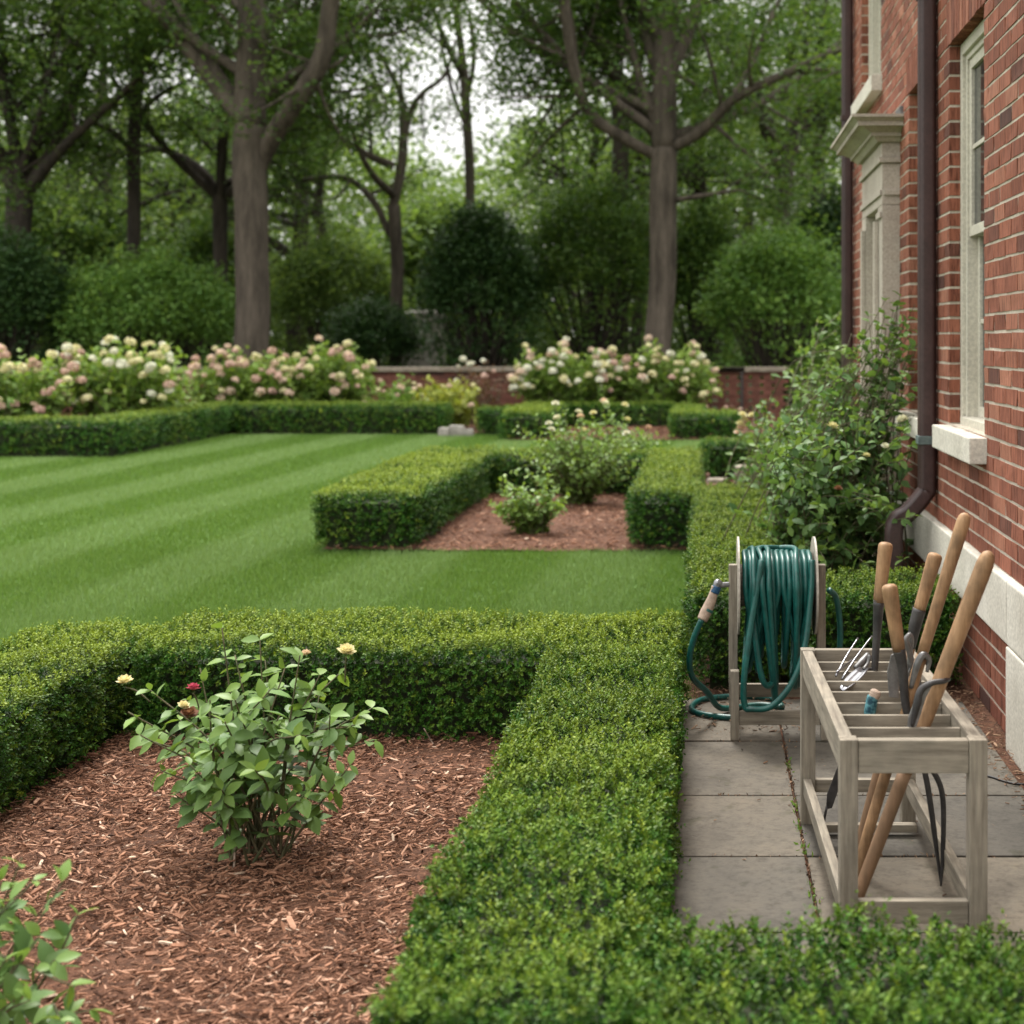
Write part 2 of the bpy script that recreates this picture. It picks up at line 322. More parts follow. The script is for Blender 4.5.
# bark chips
def chips(name, area, n, lmin, lmax, z, m, label, ex=(), base_amp=.03, seed=3):
    x0, x1, y0, y1 = area; P = np.stack([rng.uniform(x0, x1, n), rng.uniform(y0, y1, n), np.full(n, z)], 1)
    P[:, 2] += rng.uniform(0, base_amp, n)
    az = rng.uniform(0, 6.28, n); az = np.where(rng.random(n) < .5, rng.normal(.3, .6, n), az); el = rng.normal(0, .3, n)
    A = np.stack([np.cos(az) * np.cos(el), np.sin(az) * np.cos(el), np.sin(el)], 1)
    Nn = norm(np.stack([rng.normal(0, .35, n), rng.normal(0, .35, n), np.ones(n)], 1)); Sd = norm(np.cross(A, Nn)); Nn = np.cross(Sd, A)
    L = (lmin + (lmax - lmin) * rng.random(n) ** 3.0)[:, None]; Wd = (L * (rng.uniform(.22, .55, n) ** 2)[:, None]); T = (Wd * rng.uniform(.25, .6, n)[:, None])
    vs = [P - A * L * .5, P - A * L * .35 - Sd * Wd * .5, P - A * L * .3 + Sd * Wd * .42 , P + A * L * .4 - Sd * Wd * .38, P + A * L * .3 + Sd * Wd * .5, P + A * L * .5]
    top = [v + Nn * T * (1 - .5 * (i in (0, 5))) for i, v in enumerate(vs)]
    V = np.stack(vs + top, 1).reshape(-1, 3)
    f = [(6, 7, 8), (8, 7, 9, 10), (10, 9, 11), (0, 1, 7, 6), (1, 3, 9, 7), (3, 5, 11, 9), (5, 4, 10, 11), (4, 2, 8, 10), (2, 0, 6, 8)]
    idx = np.concatenate([np.array(q) for q in f]); lp = (idx[None] + (np.arange(n) * 12)[:, None]).ravel()
    R = np.clip(rng.beta(1.5, 1.7, n) + (rng.random(n) < .03) * .4, 0, 1)
    me = np_mesh(name, V, lp, np.tile([len(q) for q in f], n), [m], {'rnd': np.repeat(R, 12)})
    return tag(link(name, me), label, 'mulch', kind='stuff')
chips("bark_mulch", BEDS['near'], 130000, .006, .042, .008, M['chip'], "shredded red brown bark mulch covering the front rose bed")
chips("bark_pieces", BEDS['near'], 110, .04, .075, .030, M['chip'], "larger pale bark pieces scattered over the front mulch")
chips("bark_mulch", BEDS['mid'], 16000, .015, .06, .008, M['chip'], "red brown bark mulch in the middle hedged bed")
chips("bark_mulch", BEDS['far'], 5000, .03, .09, .008, M['chip'], "red brown bark mulch in the far hedged bed")
chips("leaf_litter", (1.06, 1.2, 2.6, 6.5), 2200, .008, .036, .006, M['debris'], "brown leaf litter along the foot of the brick wall")
chips("leaf_litter", (-.05, .4, 5.7, 6.45), 700, .008, .035, .008, M['debris'], "brown leaf litter under the hose and hedge")
chips("leaf_litter", (-.03, 1.05, 2.9, 6.2), 300, .005, .024, .018, M['debris'], "few brown leaf scraps scattered on the flagstones", base_amp=.003)
n = 150; g = np.concatenate([np.stack([.31 + rng.normal(0, .008, 25), y + rng.normal(0, .035, 25), np.full(25, .010)], 1) for y in (3.7, 4.08, 4.42, 4.62, 4.85, 5.3)])
tag(leaf_obj("weeds", [leaves(g, rng.normal(0, .7, (n, 3)) + [0, 0, .9], rng.normal(0, 1, (n, 3)), rng.uniform(.01, .028, n), rng.uniform(.004, .01, n), rng.random(n), rng.random(n) * .5)], M['bush_leaf']), "tiny green weeds in the long flagstone joint", "weeds", kind='stuff')
# crumbs of moss and dirt in the paving joints
n = 900; g = np.concatenate([np.stack([.31 + rng.normal(0, .006, n), rng.uniform(2.6, 5.6, n), np.full(n, .012)], 1),
    np.stack([rng.uniform(0, 1, 500), rng.choice([3.22, 3.8, 4.362, 4.95, 5.615], 500) + rng.normal(0, .005, 500), np.full(500, .012)], 1)])
mm = len(g); leaf_o = leaf_obj("moss", [leaves(g, rng.normal(0, 1, (mm, 3)) + [0, 0, .8], rng.normal(0, 1, (mm, 3)) + [0, 0, 1], rng.uniform(.004, .016, mm), rng.uniform(.003, .008, mm), rng.random(mm), rng.random(mm) * .3)], M['debris'])
tag(leaf_o, "brown moss and crumbs in the flagstone joints", "moss", kind='stuff')

# grass blades
def in_any(P, bs, pad=0):
    o = np.zeros(len(P), bool)
    for x0, x1, y0, y1 in bs: o |= (P[:, 0] > x0 - pad) & (P[:, 0] < x1 + pad) & (P[:, 1] > y0 - pad) & (P[:, 1] < y1 + pad)
    return o
NOGRASS = [BEDS['near'], BEDS['mid'], BEDS['far'], (-2.85, .5, 1, 6.2), (-40, -8.1, 19.4, 28), (-.1, 2, -5, 18), (-2.95, 0, 10.8, 15.2)]
def blades(reg, dens, h, w):
    x0, x1, y0, y1 = reg; n = int((x1 - x0) * (y1 - y0) * dens)
    P = np.stack([rng.uniform(x0, x1, n), rng.uniform(y0, y1, n), np.full(n, -.008)], 1)
    vis = np.abs(P[:, 0] + .25 * P[:, 1] * 0) < 100
    u = U0 + P[:, 0] * F / P[:, 1]; vis &= (u > -60) & (u < 1080)
    P = P[vis & ~in_any(P + rng.normal(0, .06, P.shape), NOGRASS)]; n = len(P)
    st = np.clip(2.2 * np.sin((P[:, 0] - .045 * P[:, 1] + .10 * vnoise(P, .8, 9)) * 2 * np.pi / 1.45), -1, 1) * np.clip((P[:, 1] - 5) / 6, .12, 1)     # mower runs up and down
    ln = rng.normal(0, .35, (n, 2)); ln[:, 1] += st * .3
    hh = h * rng.uniform(.6, 1.2, n); A = norm(np.stack([ln[:, 0], ln[:, 1], np.ones(n)], 1)); th = rng.uniform(0, 6.28, n)
    Sd = np.stack([np.cos(th), np.sin(th), np.zeros(n)], 1)
    V = np.stack([P - Sd * w * .5, P + Sd * w * .5, P + A * hh[:, None]], 1).reshape(-1, 3)
    big = vnoise(P, 1.2, 5) * .12
    return V, np.arange(3 * n), np.full(n, 3), np.repeat(np.clip(rng.beta(2, 2, n) + big, 0, 1), 3), np.repeat(np.clip(.32 + .17 * st + rng.normal(0, .15, n), 0, 1), 3)  # light and dark of the leaning stripes also painted in as tint
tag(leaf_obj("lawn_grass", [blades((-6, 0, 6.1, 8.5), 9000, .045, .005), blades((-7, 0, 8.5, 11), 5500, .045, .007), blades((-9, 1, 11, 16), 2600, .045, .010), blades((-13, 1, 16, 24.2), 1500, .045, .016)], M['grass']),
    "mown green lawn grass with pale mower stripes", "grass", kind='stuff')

# ------------------------------------------------------------------ brick house
WX = 1.21; BH, BL, J = .075, .225, .0125
house = thing("brick_house", "red brick house wall with stone trim and sash windows", "house", (3.0, 5.0, 0))
bk = MB(); mo = MB()
W1, W2, W3 = (6.17, 7.05, 1.18, 3.06), (7.62, 8.45, 1.18, 3.06), (9.78, 11.0, 3.42, 5.2)
DR = (9.06, 9.74, 0, 2.44); SOLD = [(6.08, 7.14, 3.06, 3.285), (7.53, 8.54, 3.06, 3.285)]
ENDY = 11.75
def lay(z0, z1, y0, y1, xf, holes):
    nc = int(round((z1 - z0) / BH))
    for c in range(nc):
        a, b = z0 + c * BH, z0 + (c + 1) * BH; iv = [(y0, y1)]
        for h0, h1, g0, g1 in holes:
            if b - .02 > g0 and a + .02 < g1:
                nv = []
                for p, q in iv:
                    if h1 <= p or h0 >= q: nv.append((p, q)); continue
                    if h0 > p: nv.append((p, h0))
                    if h1 < q: nv.append((h1, q))
                iv = nv
        off = (c % 2) * BL * .5
        for p, q in iv:
            y = math.floor((p - off) / BL) * BL + off
            while y < q:
                s, e = max(y, p), min(y + BL, q)
                if e - s > .016:
                    d = rng.uniform(-.0007, .0007); r = rng.random()
                    r = r * .18 if rng.random() < .08 else .25 + .75 * r
                    bk.box(xf + d + .001, xf + .11, s + (J / 2 if s > p else 0), e - (J / 2 if e < q else 0), a + J / 2, b - J / 2, r, .0022, (3,))
                y += BL
            mo.box(xf + .0045, xf + .105, p + .004, q - .004, a, b, .5, 0, (3,))
lay(.66, 6.06, 1.0, ENDY, WX, [W1, W2, W3, DR] + SOLD)
lay(0.0, .41, 5.56, ENDY, WX + .008, [DR])
for y0, y1, z0, z1 in SOLD:
    y = y0
    while y < y1 - .03:
        bk.box(WX - .001, WX + .11, y + J / 2, min(y + BH, y1) - J / 2, z0 + .004, z1 - .004, .2 + .8 * rng.random(), .0018, (3,)); y += BH
    mo.box(WX + .006, WX + .105, y0, y1, z0 + .012, z1 - .002, .5, 0, (3,))
nb = sum(len(v) for v in bk.V); nfb = len(bk.N)
bk.V += mo.V; bk.R += mo.R; bk.L += [i + nb for i in mo.L]; bk.N += mo.N
bk.build("wall", [M['brick'], M['mortar']], house, False, 0, [0] * nfb + [1] * len(mo.N))
# rest of the body behind the facing, far end wall, roof
boxes("wall_backing", [(WX + .5, 9.0, 1.0, ENDY - .02, 0, 6.06), (WX + .105, 9.0, ENDY - .015, ENDY + .09, 0, 6.06)], M['brick'], house, 0, .5)
boxes("eaves", [(WX - .30, 9.3, .8, ENDY + .35, 6.06, 6.3)], M['paint'], house, .01)
rf = MB(); rf.add([(WX - .38, .7, 6.3), (9.4, .7, 6.3), (9.4, ENDY + .45, 6.3), (WX - .38, ENDY + .45, 6.3), (5.1, 3.5, 8.6), (5.1, ENDY - 2.5, 8.6)], [(0, 1, 4), (1, 2, 5, 4), (2, 3, 5), (3, 0, 4, 5), (3, 2, 1, 0)])
rf.build("roof", M['roof'], house, False)
# limestone band and base
bs = []; ye = [1.0, 2.4, 3.9, 5.55, 7.32, 8.83]
for i in range(len(ye) - 1): bs.append((WX - .035, WX + .10, ye[i] + .002, ye[i + 1] - .002, .412, .66))
bs.append((WX - .035, WX + .10, 9.98, ENDY, .412, .66))
for q in bs: boxes("water_table", [q], M['stone'], house, .008)
for a, b in ((1.0, 2.9), (2.904, 4.3), (4.304, 5.54)): boxes("base_block", [(WX - .04, WX + .1, a, b, 0, .408)], M['stone'], house, .008)
def window(w, mz, muntin=True):
    y0, y1, z0, z1 = w; X = WX + .055
    fr = boxes("window", [(X, X + .08, y0 + .001, y0 + .055, z0, z1 - .001), (X, X + .08, y1 - .055, y1 - .001, z0, z1 - .001), (X, X + .08, y0 + .055, y1 - .055, z1 - .06, z1 - .001),
        (X + .018, X + .08, y0 + .055, y0 + .085, z0, z1 - .06), (X + .018, X + .08, y1 - .085, y1 - .055, z0, z1 - .06), (X + .018, X + .08, y0 + .085, y1 - .085, z1 - .09, z1 - .06),
        (X - .01, X + .08, y0 + .055, y1 - .055, z0, z0 + .045)], M['paint'], house, .004)
    a, b = y0 + .085, y1 - .085
    def sash(x, lo, hi):
        q = [(x, x + .035, a, a + .05, lo, hi), (x, x + .035, b - .05, b, lo, hi), (x, x + .035, a + .05, b - .05, lo, lo + .05), (x, x + .035, a + .05, b - .05, hi - .05, hi)]
        m = (a + b) / 2; z = (lo + hi) / 2
        q += [(x + .006, x + .03, m - .011, m + .011, lo + .05, z - .011), (x + .006, x + .03, m - .011, m + .011, z + .011, hi - .05), (x + .006, x + .03, a + .05, b - .05, z - .011, z + .011)]
        boxes("sash", q, M['paint'], fr, .003)
        boxes("pane", [(x + .016, x + .02, a + .04, b - .04, lo + .04, hi - .04)], M['glass'], fr, 0)
    sash(X + .03, mz - .025, z1 - .09); sash(X + .07, z0 + .045, mz + .025)
    boxes("dark_interior_panel", [(X + .11, X + .14, y0, y1, z0, z1)], M['black'], fr, 0)  # black panel added behind the panes, painting in the dark interior
    boxes("sill", [(WX - .075, WX + .052, y0 - .06, y1 + .06, z0 - .115, z0 - .002)], M['stone'], fr, .006)
window(W1, 2.13); window(W2, 2.13); window(W3, 4.3)
# stone doorway with cornice
ds = boxes("door_surround", [(WX - .11, WX + .1, 8.84, 9.06, 0, 2.44), (WX - .11, WX + .1, 9.74, 9.96, 0, 2.44), (WX - .11, WX + .1, 8.84, 9.96, 2.442, 2.70),
    (WX - .13, WX + .098, 8.82, 9.98, 2.702, 2.735), (WX - .112, WX + .1, 8.838, 9.962, 2.737, 2.83),
    (WX - .125, WX - .112, 8.84, 9.05, 2.36, 2.40), (WX - .10, WX + .0, 8.825, 8.838, 2.50, 2.535), (WX - .125, WX - .112, 8.84, 9.96, 2.50, 2.535), (WX - .14, WX - .112, 9.0, 9.06, 0, 2.35), (WX - .14, WX - .112, 9.74, 9.80, 0, 2.35)], M['door_stone'], house, .004)
co = MB()
for o0, o1, z0, z1 in ((.03, .06, 2.83, 2.86), (.075, .075, 2.86, 2.88), (.075, .14, 2.88, 2.912), (.165, .165, 2.912, 2.938), (.165, .195, 2.938, 2.96), (.205, .205, 2.96, 2.978)):
    X0, X1 = WX - .11, WX + .05; Y0, Y1 = 8.84, 9.96
    V = [(X0 - o0, Y0 - o0 * .9, z0), (X1, Y0 - o0 * .9, z0), (X1, Y1 + o0 * .9, z0), (X0 - o0, Y1 + o0 * .9, z0), (X0 - o1, Y0 - o1 * .9, z1), (X1, Y0 - o1 * .9, z1), (X1, Y1 + o1 * .9, z1), (X0 - o1, Y1 + o1 * .9, z1)]
    co.add(V, [(0, 3, 2, 1), (4, 5, 6, 7), (0, 1, 5, 4), (1, 2, 6, 5), (2, 3, 7, 6), (3, 0, 4, 7)])
co.build("cornice", M['door_stone'], ds, False)
boxes("flashing", [(WX - .02, WX + .01, 8.68, 8.9, 2.976, 3.03)], M['grey_metal'], ds, .004)
boxes("door", [(WX + .03, WX + .08, 9.062, 9.738, 0.02, 2.438), (WX + .018, WX + .03, 9.12, 9.38, 1.2, 2.3), (WX + .018, WX + .03, 9.42, 9.68, 1.2, 2.3), (WX + .018, WX + .03, 9.12, 9.38, .2, 1.05), (WX + .018, WX + .03, 9.42, 9.68, .2, 1.05)], M['paint'], ds, .004)
def downspout(y, x, zb, top, kick):
    d = MB(); w = .045
    pts = [(x, y, top), (x, y, 3), (x, y, 1.2), (x, y, .86)]
    if kick: pts += [(x - .012, y, .80), (x - .10, y - .01, .70), (x - .155, y - .015, .665), (x - .175, y - .02, .61), (x - .175, y - .02, .50), (x - .175, y - .02, zb)]
    else: pts += [(x, y, zb)]
    # fluted section
    k = 24; th = np.linspace(0, 2 * np.pi, k, endpoint=False); pr = np.stack([np.sign(np.cos(th)) * np.abs(np.cos(th)) ** .55, np.sign(np.sin(th)) * np.abs(np.sin(th)) ** .55], 1) * (w * (1 + .07 * np.cos(th * 12)))[:, None]
    P = spline(pts, 5); T = norm(np.gradient(P, axis=0)); V = []
    for p, t in zip(P, T):
        a = norm(np.cross(t, [0, 1., 0])); b = np.cross(a, t); V.append(p + pr[:, :1] * a + pr[:, 1:] * b)
    n = len(P); d.add(np.concatenate(V), [(i * k + j, (i + 1) * k + j, (i + 1) * k + (j + 1) % k, i * k + (j + 1) % k) for i in range(n - 1) for j in range(k)])
    o = d.build("downspout", M['pipe'], house)
    for z in (1.08, 3.4):
        boxes("bracket", [(x - w - .007, x + w + .007, y - w - .007, y + w + .007, z - .022, z + .022)], M['strap'] if z < 2 else M['pipe'], o, .003)
downspout(7.42, 1.158, .30, 6.05, True)
downspout(11.55, 1.155, .2, 6.05, False)

# ------------------------------------------------------------------ boxwood hedges
def hedge(label, bxs, h, L, dens, fresh=.35, group="clipped boxwood hedges", seed=1, z0=.03, rough=.018, sprigs=4, loose=0.0, ins=.028):
    parts = []; r0 = .035
    x0, y0 = bxs[0][0], bxs[0][2]
    t = thing("boxwood_hedge", label, "hedge", ((bxs[0][0] + bxs[0][1]) / 2, (bxs[0][2] + bxs[0][3]) / 2, 0), group)
    bxs = [(a + ins, b - ins, c + ins, d - ins) for a, b, c, d in bxs]; h = h - ins * .6
    for bi, (xa, xb, ya, yb) in enumerate(bxs):
        lx, ly = xb - xa, yb - ya
        for face, area, dn in (('top', lx * ly, 1), ('y0', lx * h, 1), ('y1', lx * h, .45), ('x0', ly * h, .8), ('x1', ly * h, 1)):
            n = int(area * dens * dn / (2 * sprigs)); a, b = rng.random(n), rng.random(n)
            X = xa + lx * a; Y = ya + ly * a; Zs = z0 + (h - z0) * b
            if face == 'top': P = np.stack([X, ya + ly * b, np.full(n, h)], 1)
            elif face[0] == 'y': P = np.stack([X, np.full(n, ya if face == 'y0' else yb), Zs], 1)
            else: P = np.stack([np.full(n, xa if face == 'x0' else xb), Y, Zs], 1)
            lo = np.array([xa + r0, ya + r0, -1]); hi = np.array([xb - r0, yb - r0, h - r0]); q = np.clip(P, lo, hi); d = norm(P - q); P = q + d * r0
            other = [o for i, o in enumerate(bxs) if i != bi]
            if other: kp = ~in_any(P, other, -.02); P, d = P[kp], d[kp]
            n = len(P)
            P = P + d * (rough * vnoise(P, 7, seed) + rough * .8 * vnoise(P, 17, seed + 1))[:, None]
            dep = rng.random(n) ** 1.5 * .085 - .010 + .03 * (vnoise(P, 60, seed + 8) < -.35)
            P = P - d * dep[:, None]
            # bare low edge
            kp = (P[:, 2] > .10) | (rng.random(n) < P[:, 2] / .12); P, d, dep = P[kp], d[kp], dep[kp]; n = len(P)
            dr = norm(d + rng.normal(0, .5, (n, 3)) + [0, 0, .35]); long = 1 + (rng.random(n) < .05 + loose) * rng.uniform(.3, 1.6, n)
            sl = L * 2.0 * long; perp = norm(np.cross(dr, rng.normal(0, 1, (n, 3)))); pb = np.cross(dr, perp)
            ag = np.clip((.15 + .85 * np.clip(d[:, 2], 0, 1)) * fresh * (1 - dep / .05) + rng.normal(0, .13, n) + .12 * vnoise(P, 4, seed + 2), 0, 1)
            br = rng.random(n) < .011
            rb = np.clip(rng.beta(2, 2, n) + .2 * vnoise(P, 5, seed + 3), 0, 1)
            for s in range(sprigs):
                tt = (s + .5) / sprigs - .25
                for sg in (1, -1):
                    pp = perp if s % 2 == 0 else pb
                    A = dr * .75 + sg * pp * .9 + rng.normal(0, .2, (n, 3)); Nn = dr * .9 - sg * pp * .6 + rng.normal(0, .3, (n, 3)) + [0, 0, .3]
                    parts.append(leaves(P + dr * (sl * tt)[:, None], A, Nn, L * rng.uniform(.7, 1.2, n), L * .56 * rng.uniform(.8, 1.2, n),
                        np.clip(rb + rng.normal(0, .16, n), 0, 1), np.clip(ag * (.5 + .6 * (s + 1) / sprigs) + br * .8, 0, 1)))
    leaf_obj("foliage", parts, M['box_leaf'], t)
    c = MB()
    for xa, xb, ya, yb in bxs: c.box(xa + .085, xb - .085, ya + .085, yb - .085, 0, h - .085)
    c.build("shade_core", M['twig'], t, False)  # solid box added to stop see-through, coloured dark like the shaded gaps
    return t
hedge("long low boxwood hedge running between mulched bed and flagstones", [(-.625, -.085, 2.5, 5.6)], .415, .0138, 46000, .40, seed=1, loose=.02)
hedge("boxwood hedge across the near end of the flagstone path, nearest of all", [(-.13, 1.15, 2.46, 2.97)], .415, .0150, 42000, .30, seed=2, loose=.10)
hedge("boxwood hedge behind the yellow rose bush, between bed and lawn", [(-2.28, -.085, 5.55, 6.27)], .41, .0138, 42000, .7, seed=3)
hedge("boxwood hedge along the left side of the front rose bed", [(-2.85, -2.28, 1.6, 6.25)], .40, .0138, 38000, .7, seed=4, rough=.03, loose=.06)
hedge("boxwood hedge behind the hose reel, turning along the path to the wall", [(-.09, .46, 6.40, 11.2), (.46, 1.165, 6.42, 7.0)], .47, .015, 34000, .5, seed=5)
hedge("wide boxwood hedge on the left of the middle mulched bed", [(-3.0, -2.17, 10.75, 15.1)], .45, .022, 15000, .75, seed=6)
hedge("boxwood hedge closing the back of the middle mulched bed", [(-2.2, -.57, 14.5, 15.1)], .45, .024, 13000, .55, seed=7)
hedge("boxwood hedge on the right of the middle mulched bed", [(-.58, -.03, 10.75, 15.1)], .45, .022, 15000, .6, seed=8)
hedge("short boxwood hedge behind the grey stone block by the wall", [(-.06, .85, 16.2, 16.8)], .45, .026, 11000, .35, seed=9)
hedge("far right boxwood hedge in front of the pierced brick screen", [(-.57, -.0, 22.7, 26.0), (0, .55, 22.7, 23.4)], .42, .035, 5500, .5, seed=10)
hedge("boxwood hedge on the left of the far mulched bed", [(-3.3, -2.5, 22.7, 26.0)], .44, .035, 5500, .6, seed=11)
hedge("boxwood hedge closing the back of the far mulched bed", [(-2.5, -.57, 25.9, 26.5)], .43, .035, 5000, .4, seed=12)
hedge("short boxwood hedge right of the yellow green bush", [(-3.85, -2.9, 23.9, 24.6)], .44, .035, 5500, .4, seed=13)
hedge("long boxwood hedge in front of the pink hydrangea and brick wall", [(-7.98, -4.38, 24.0, 24.7)], .50, .035, 5500, .5, seed=14)
hedge("left boxwood hedge with a stepped corner beside the striped lawn", [(-16, -8.0, 19.4, 20.1), (-8.7, -8.0, 20.1, 24.7)], .50, .033, 5500, .5, seed=15)

# ------------------------------------------------------------------ flowers and shrubs
def flower_mesh(name, m, r, n=46, flat=.8, pl=.5):
    d = norm(rng.normal(0, 1, (n, 3))); d[:, 2] = np.abs(d[:, 2]) * 1.0 - .35; d = norm(d)
    P = d * r * .62 * np.array([1, 1, flat]); Sd = norm(np.cross(d, rng.normal(0, 1, (n, 3))))
    V, l, c, R, A = leaves(P - Sd * r * pl * .5, Sd + d * .25, d, r * pl * rng.uniform(.8, 1.2, n), r * pl * .95, rng.random(n), np.zeros(n), 'ovate', .1)
    k = MB(); th = np.linspace(0, np.pi, 6); 
    return np_mesh(name, V, l, c, [m], {'rnd': R, 'age': A}, True)
def rose_mesh(name, m, r):
    parts = []
    for ring, (cnt, el, l) in enumerate(((6, .15, .95), (6, .55, .95), (5, .95, .9), (4, 1.3, .75))):
        a = np.arange(cnt) * 2 * np.pi / cnt + ring * .6; A = np.stack([np.cos(a) * np.cos(el), np.sin(a) * np.cos(el), np.full(cnt, np.sin(el))], 1)
        Nn = np.stack([-np.cos(a) * np.sin(el), -np.sin(a) * np.sin(el), np.full(cnt, np.cos(el))], 1)
        parts.append(leaves(np.zeros((cnt, 3)) + A * r * .08, A, Nn, r * l, r * 1.05 * l, rng.random(cnt), np.zeros(cnt), 'ovate', -.2))
    V, Lp, Cn, R, Ag = [], [], [], [], []; o = 0
    for v, l, c, rr, a in parts: V.append(v); Lp.append(l + o); Cn.append(c); R.append(rr); Ag.append(a); o += len(v)
    return np_mesh(name, np.concatenate(V), np.concatenate(Lp), np.concatenate(Cn), [m], {'rnd': np.concatenate(R), 'age': np.concatenate(Ag)}, True)
def put(name, me, parent, p, label=None, s=1.0):
    o = bpy.data.objects.new(name, me); C.objects.link(o); o.parent = parent
    o.location = Vector(p) - Vector(parent.location); o.rotation_euler = (rng.uniform(-.4, .4), rng.uniform(-.4, .4), rng.uniform(0, 6.28)); o.scale = (s, s, s)
    if label: o['label'] = label
    return o
FM = {k: rose_mesh("rose", M['pt_' + k], .035) for k in ('yellow', 'rose', 'white', 'peach', 'brown', 'pink', 'cream')}
HM = {k: [flower_mesh("flower_head", M['pt_' + k], .12) for _ in range(2)] for k in ('pink', 'cream', 'white', 'peach')}

def shrub(name, label, cat, base, targets, m, L, Wd, per, r0=.006, kind='ovate', group=None, spread=.05, start=.35, up=.3, age=.12, twig='stem', smooth=True, bow=.25, compound=1, face=(0, 0, 1.), leafn=.38):
    """stems run from the base to the target points, leaves stand in pairs along them"""
    base = np.asarray(base, float); t = thing(name, label, cat, base, group); st = MB(); parts = []
    for tg in targets:
        tg = np.asarray(tg, float); b = base + np.append(rng.normal(0, spread, 2), -.02); mid = b * .5 + tg * .5
        mid[2] += bow * np.linalg.norm((tg - b)[:2]); mid += rng.normal(0, .02, 3) * (1 + np.linalg.norm(tg - b))
        P = spline([b, b * .78 + mid * .22 + [0, 0, .0], mid, tg], 7); n = len(P)
        st.tube(P, np.linspace(r0, r0 * .35, n), 5)
        T = norm(np.gradient(P, axis=0)); k = per; tt = np.linspace(start, 1.0, k) + rng.normal(0, .02, k); tt = np.clip(tt, 0, 1)
        idx = tt * (n - 1); i0 = np.minimum(idx.astype(int), n - 2); fr = (idx - i0)[:, None]; Q = P[i0] * (1 - fr) + P[i0 + 1] * fr; TT = T[i0]
        for sg in (1, -1):
            ref = norm(np.cross(TT, rng.normal(0, 1, (k, 3)))) 
            A = norm(ref * sg + TT * .45 + np.array([0, 0, up]) + rng.normal(0, .18, (k, 3)))
            tip = tt > .9
            pet = L * .55
            for c in range(compound):
                if compound == 1: Pc, Ac = Q, A
                else:
                    sv = norm(np.cross(A, [0, 0, 1.])); 
                    off = [(1.0, 0), (.45, 1), (.45, -1), (.8, 1), (.8, -1)][c]
                    Pc = Q + A * pet * 1.5 * off[0]; Ac = norm(A * (1.0 if off[1] == 0 else .45) + sv * off[1])
                Nn = np.array(face) + rng.normal(0, leafn, (k, 3)) + A * -.15
                s = L * rng.uniform(.6, 1.15, k) * np.where(tip, .75, 1)
                parts.append(leaves(Pc, Ac, Nn, s, s * Wd / L, rng.random(k), np.clip(rng.normal(age, .12, k) + tip * .3, 0, 1), kind, .22))
    st.build("stems", M[twig], t); leaf_obj("foliage", parts, M[m], t, smooth); return t
def dome(base, rx, ry, h, n, lo=.45, seed=0, fill=.75):
    r = np.random.default_rng(seed); o = []
    for i in range(n):
        a = r.uniform(0, 2 * np.pi); e = np.arcsin(r.uniform(lo * 0, 1)); q = r.uniform(fill, 1.05)
        o.append(np.array(base) + np.array([rx * np.cos(a) * np.cos(e) * q, ry * np.sin(a) * np.cos(e) * q, h * (.35 + .65 * np.sin(e)) * q]))
    return o
# the yellow rose in the front bed: main stems aimed by eye
B = gr(258, 862); Yb = B[1]
tg = [at(u, v, Yb + dy) for u, v, dy in ((222, 628, .0), (150, 690, -.05), (128, 712, -.1), (345, 668, .05), (372, 708, .1), (300, 655, -.1), (265, 660, .15), (235, 655, .1), (200, 668, .12), (180, 720, .05),
    (160, 770, -.12), (330, 715, -.15), (375, 740, .0), (350, 765, -.2), (270, 690, -.22), (235, 700, -.25), (210, 745, -.28), (300, 735, -.28), (250, 730, .28), (320, 690, .28), (190, 700, .25), (285, 668, .05), (255, 770, -.3), (175, 795, -.1), (150, 740, .1), (310, 790, -.2), (222, 790, -.25), (280, 715, .0), (240, 680, .0), (340, 790, .1), (260, 640, .06), (140, 735, -.2), (225, 722, -.32), (190, 765, -.3), (320, 675, -.08), (355, 725, -.12), (210, 700, -.15))]
rb = shrub("rose_bush", "green rose bush with yellow blooms on bare mulch in the front bed", "rose bush", B, tg, 'rose_leaf', .076, .041, 10, .006, age=.22, start=.54, up=-.02, face=(0, -.3, 1), leafn=.3, spread=.045)
for u, v, c, s in ((125, 683, 'yellow', .8), (346, 653, 'yellow', .9), (193, 690, 'rose', .7), (183, 707, 'yellow', .6), (189, 716, 'brown', .9), (306, 655, 'peach', .55)):
    put("rose_bloom", FM[c], rb, at(u, v, Yb - .02), {'yellow': 'pale yellow rose bloom', 'rose': 'deep pink rose bloom', 'brown': 'withered brown bloom', 'peach': 'peach rosebud'}[c], s)
for (u0, v0, u1, v1) in ((150, 690, 125, 687), (345, 670, 346, 657), (200, 700, 193, 693)):
    b = MB(); b.tube(spline([at(u0, v0 + 12, Yb), at((u0 + u1) / 2, (v0 + v1) / 2 + 3, Yb - .01), at(u1, v1, Yb - .02)], 5), .0025, 5); b.build("stalk", M['stem'], rb)
B2 = np.array([-1.62, 3.12, 0]); 
shrub("rose_bush", "cropped leafy rose stems at the lower left corner of the mulch", "rose bush", B2, [at(u, v, 3.1 + d) for u, v, d in ((22, 858, 0), (62, 882, -.1), (78, 915, .05), (10, 900, -.1), (40, 935, -.15), (70, 985, -.2), (5, 960, -.2), (-30, 870, 0), (-60, 900, .1), (30, 1000, -.25), (90, 1010, -.1), (-20, 940, .1), (50, 900, 0), (20, 930, -.1), (55, 960, -.1), (15, 1000, -.2), (60, 1020, -.2), (0, 880, .05), (35, 880, -.05))],
    'rose_leaf', .064, .036, 7, .005, age=.12, start=.3)
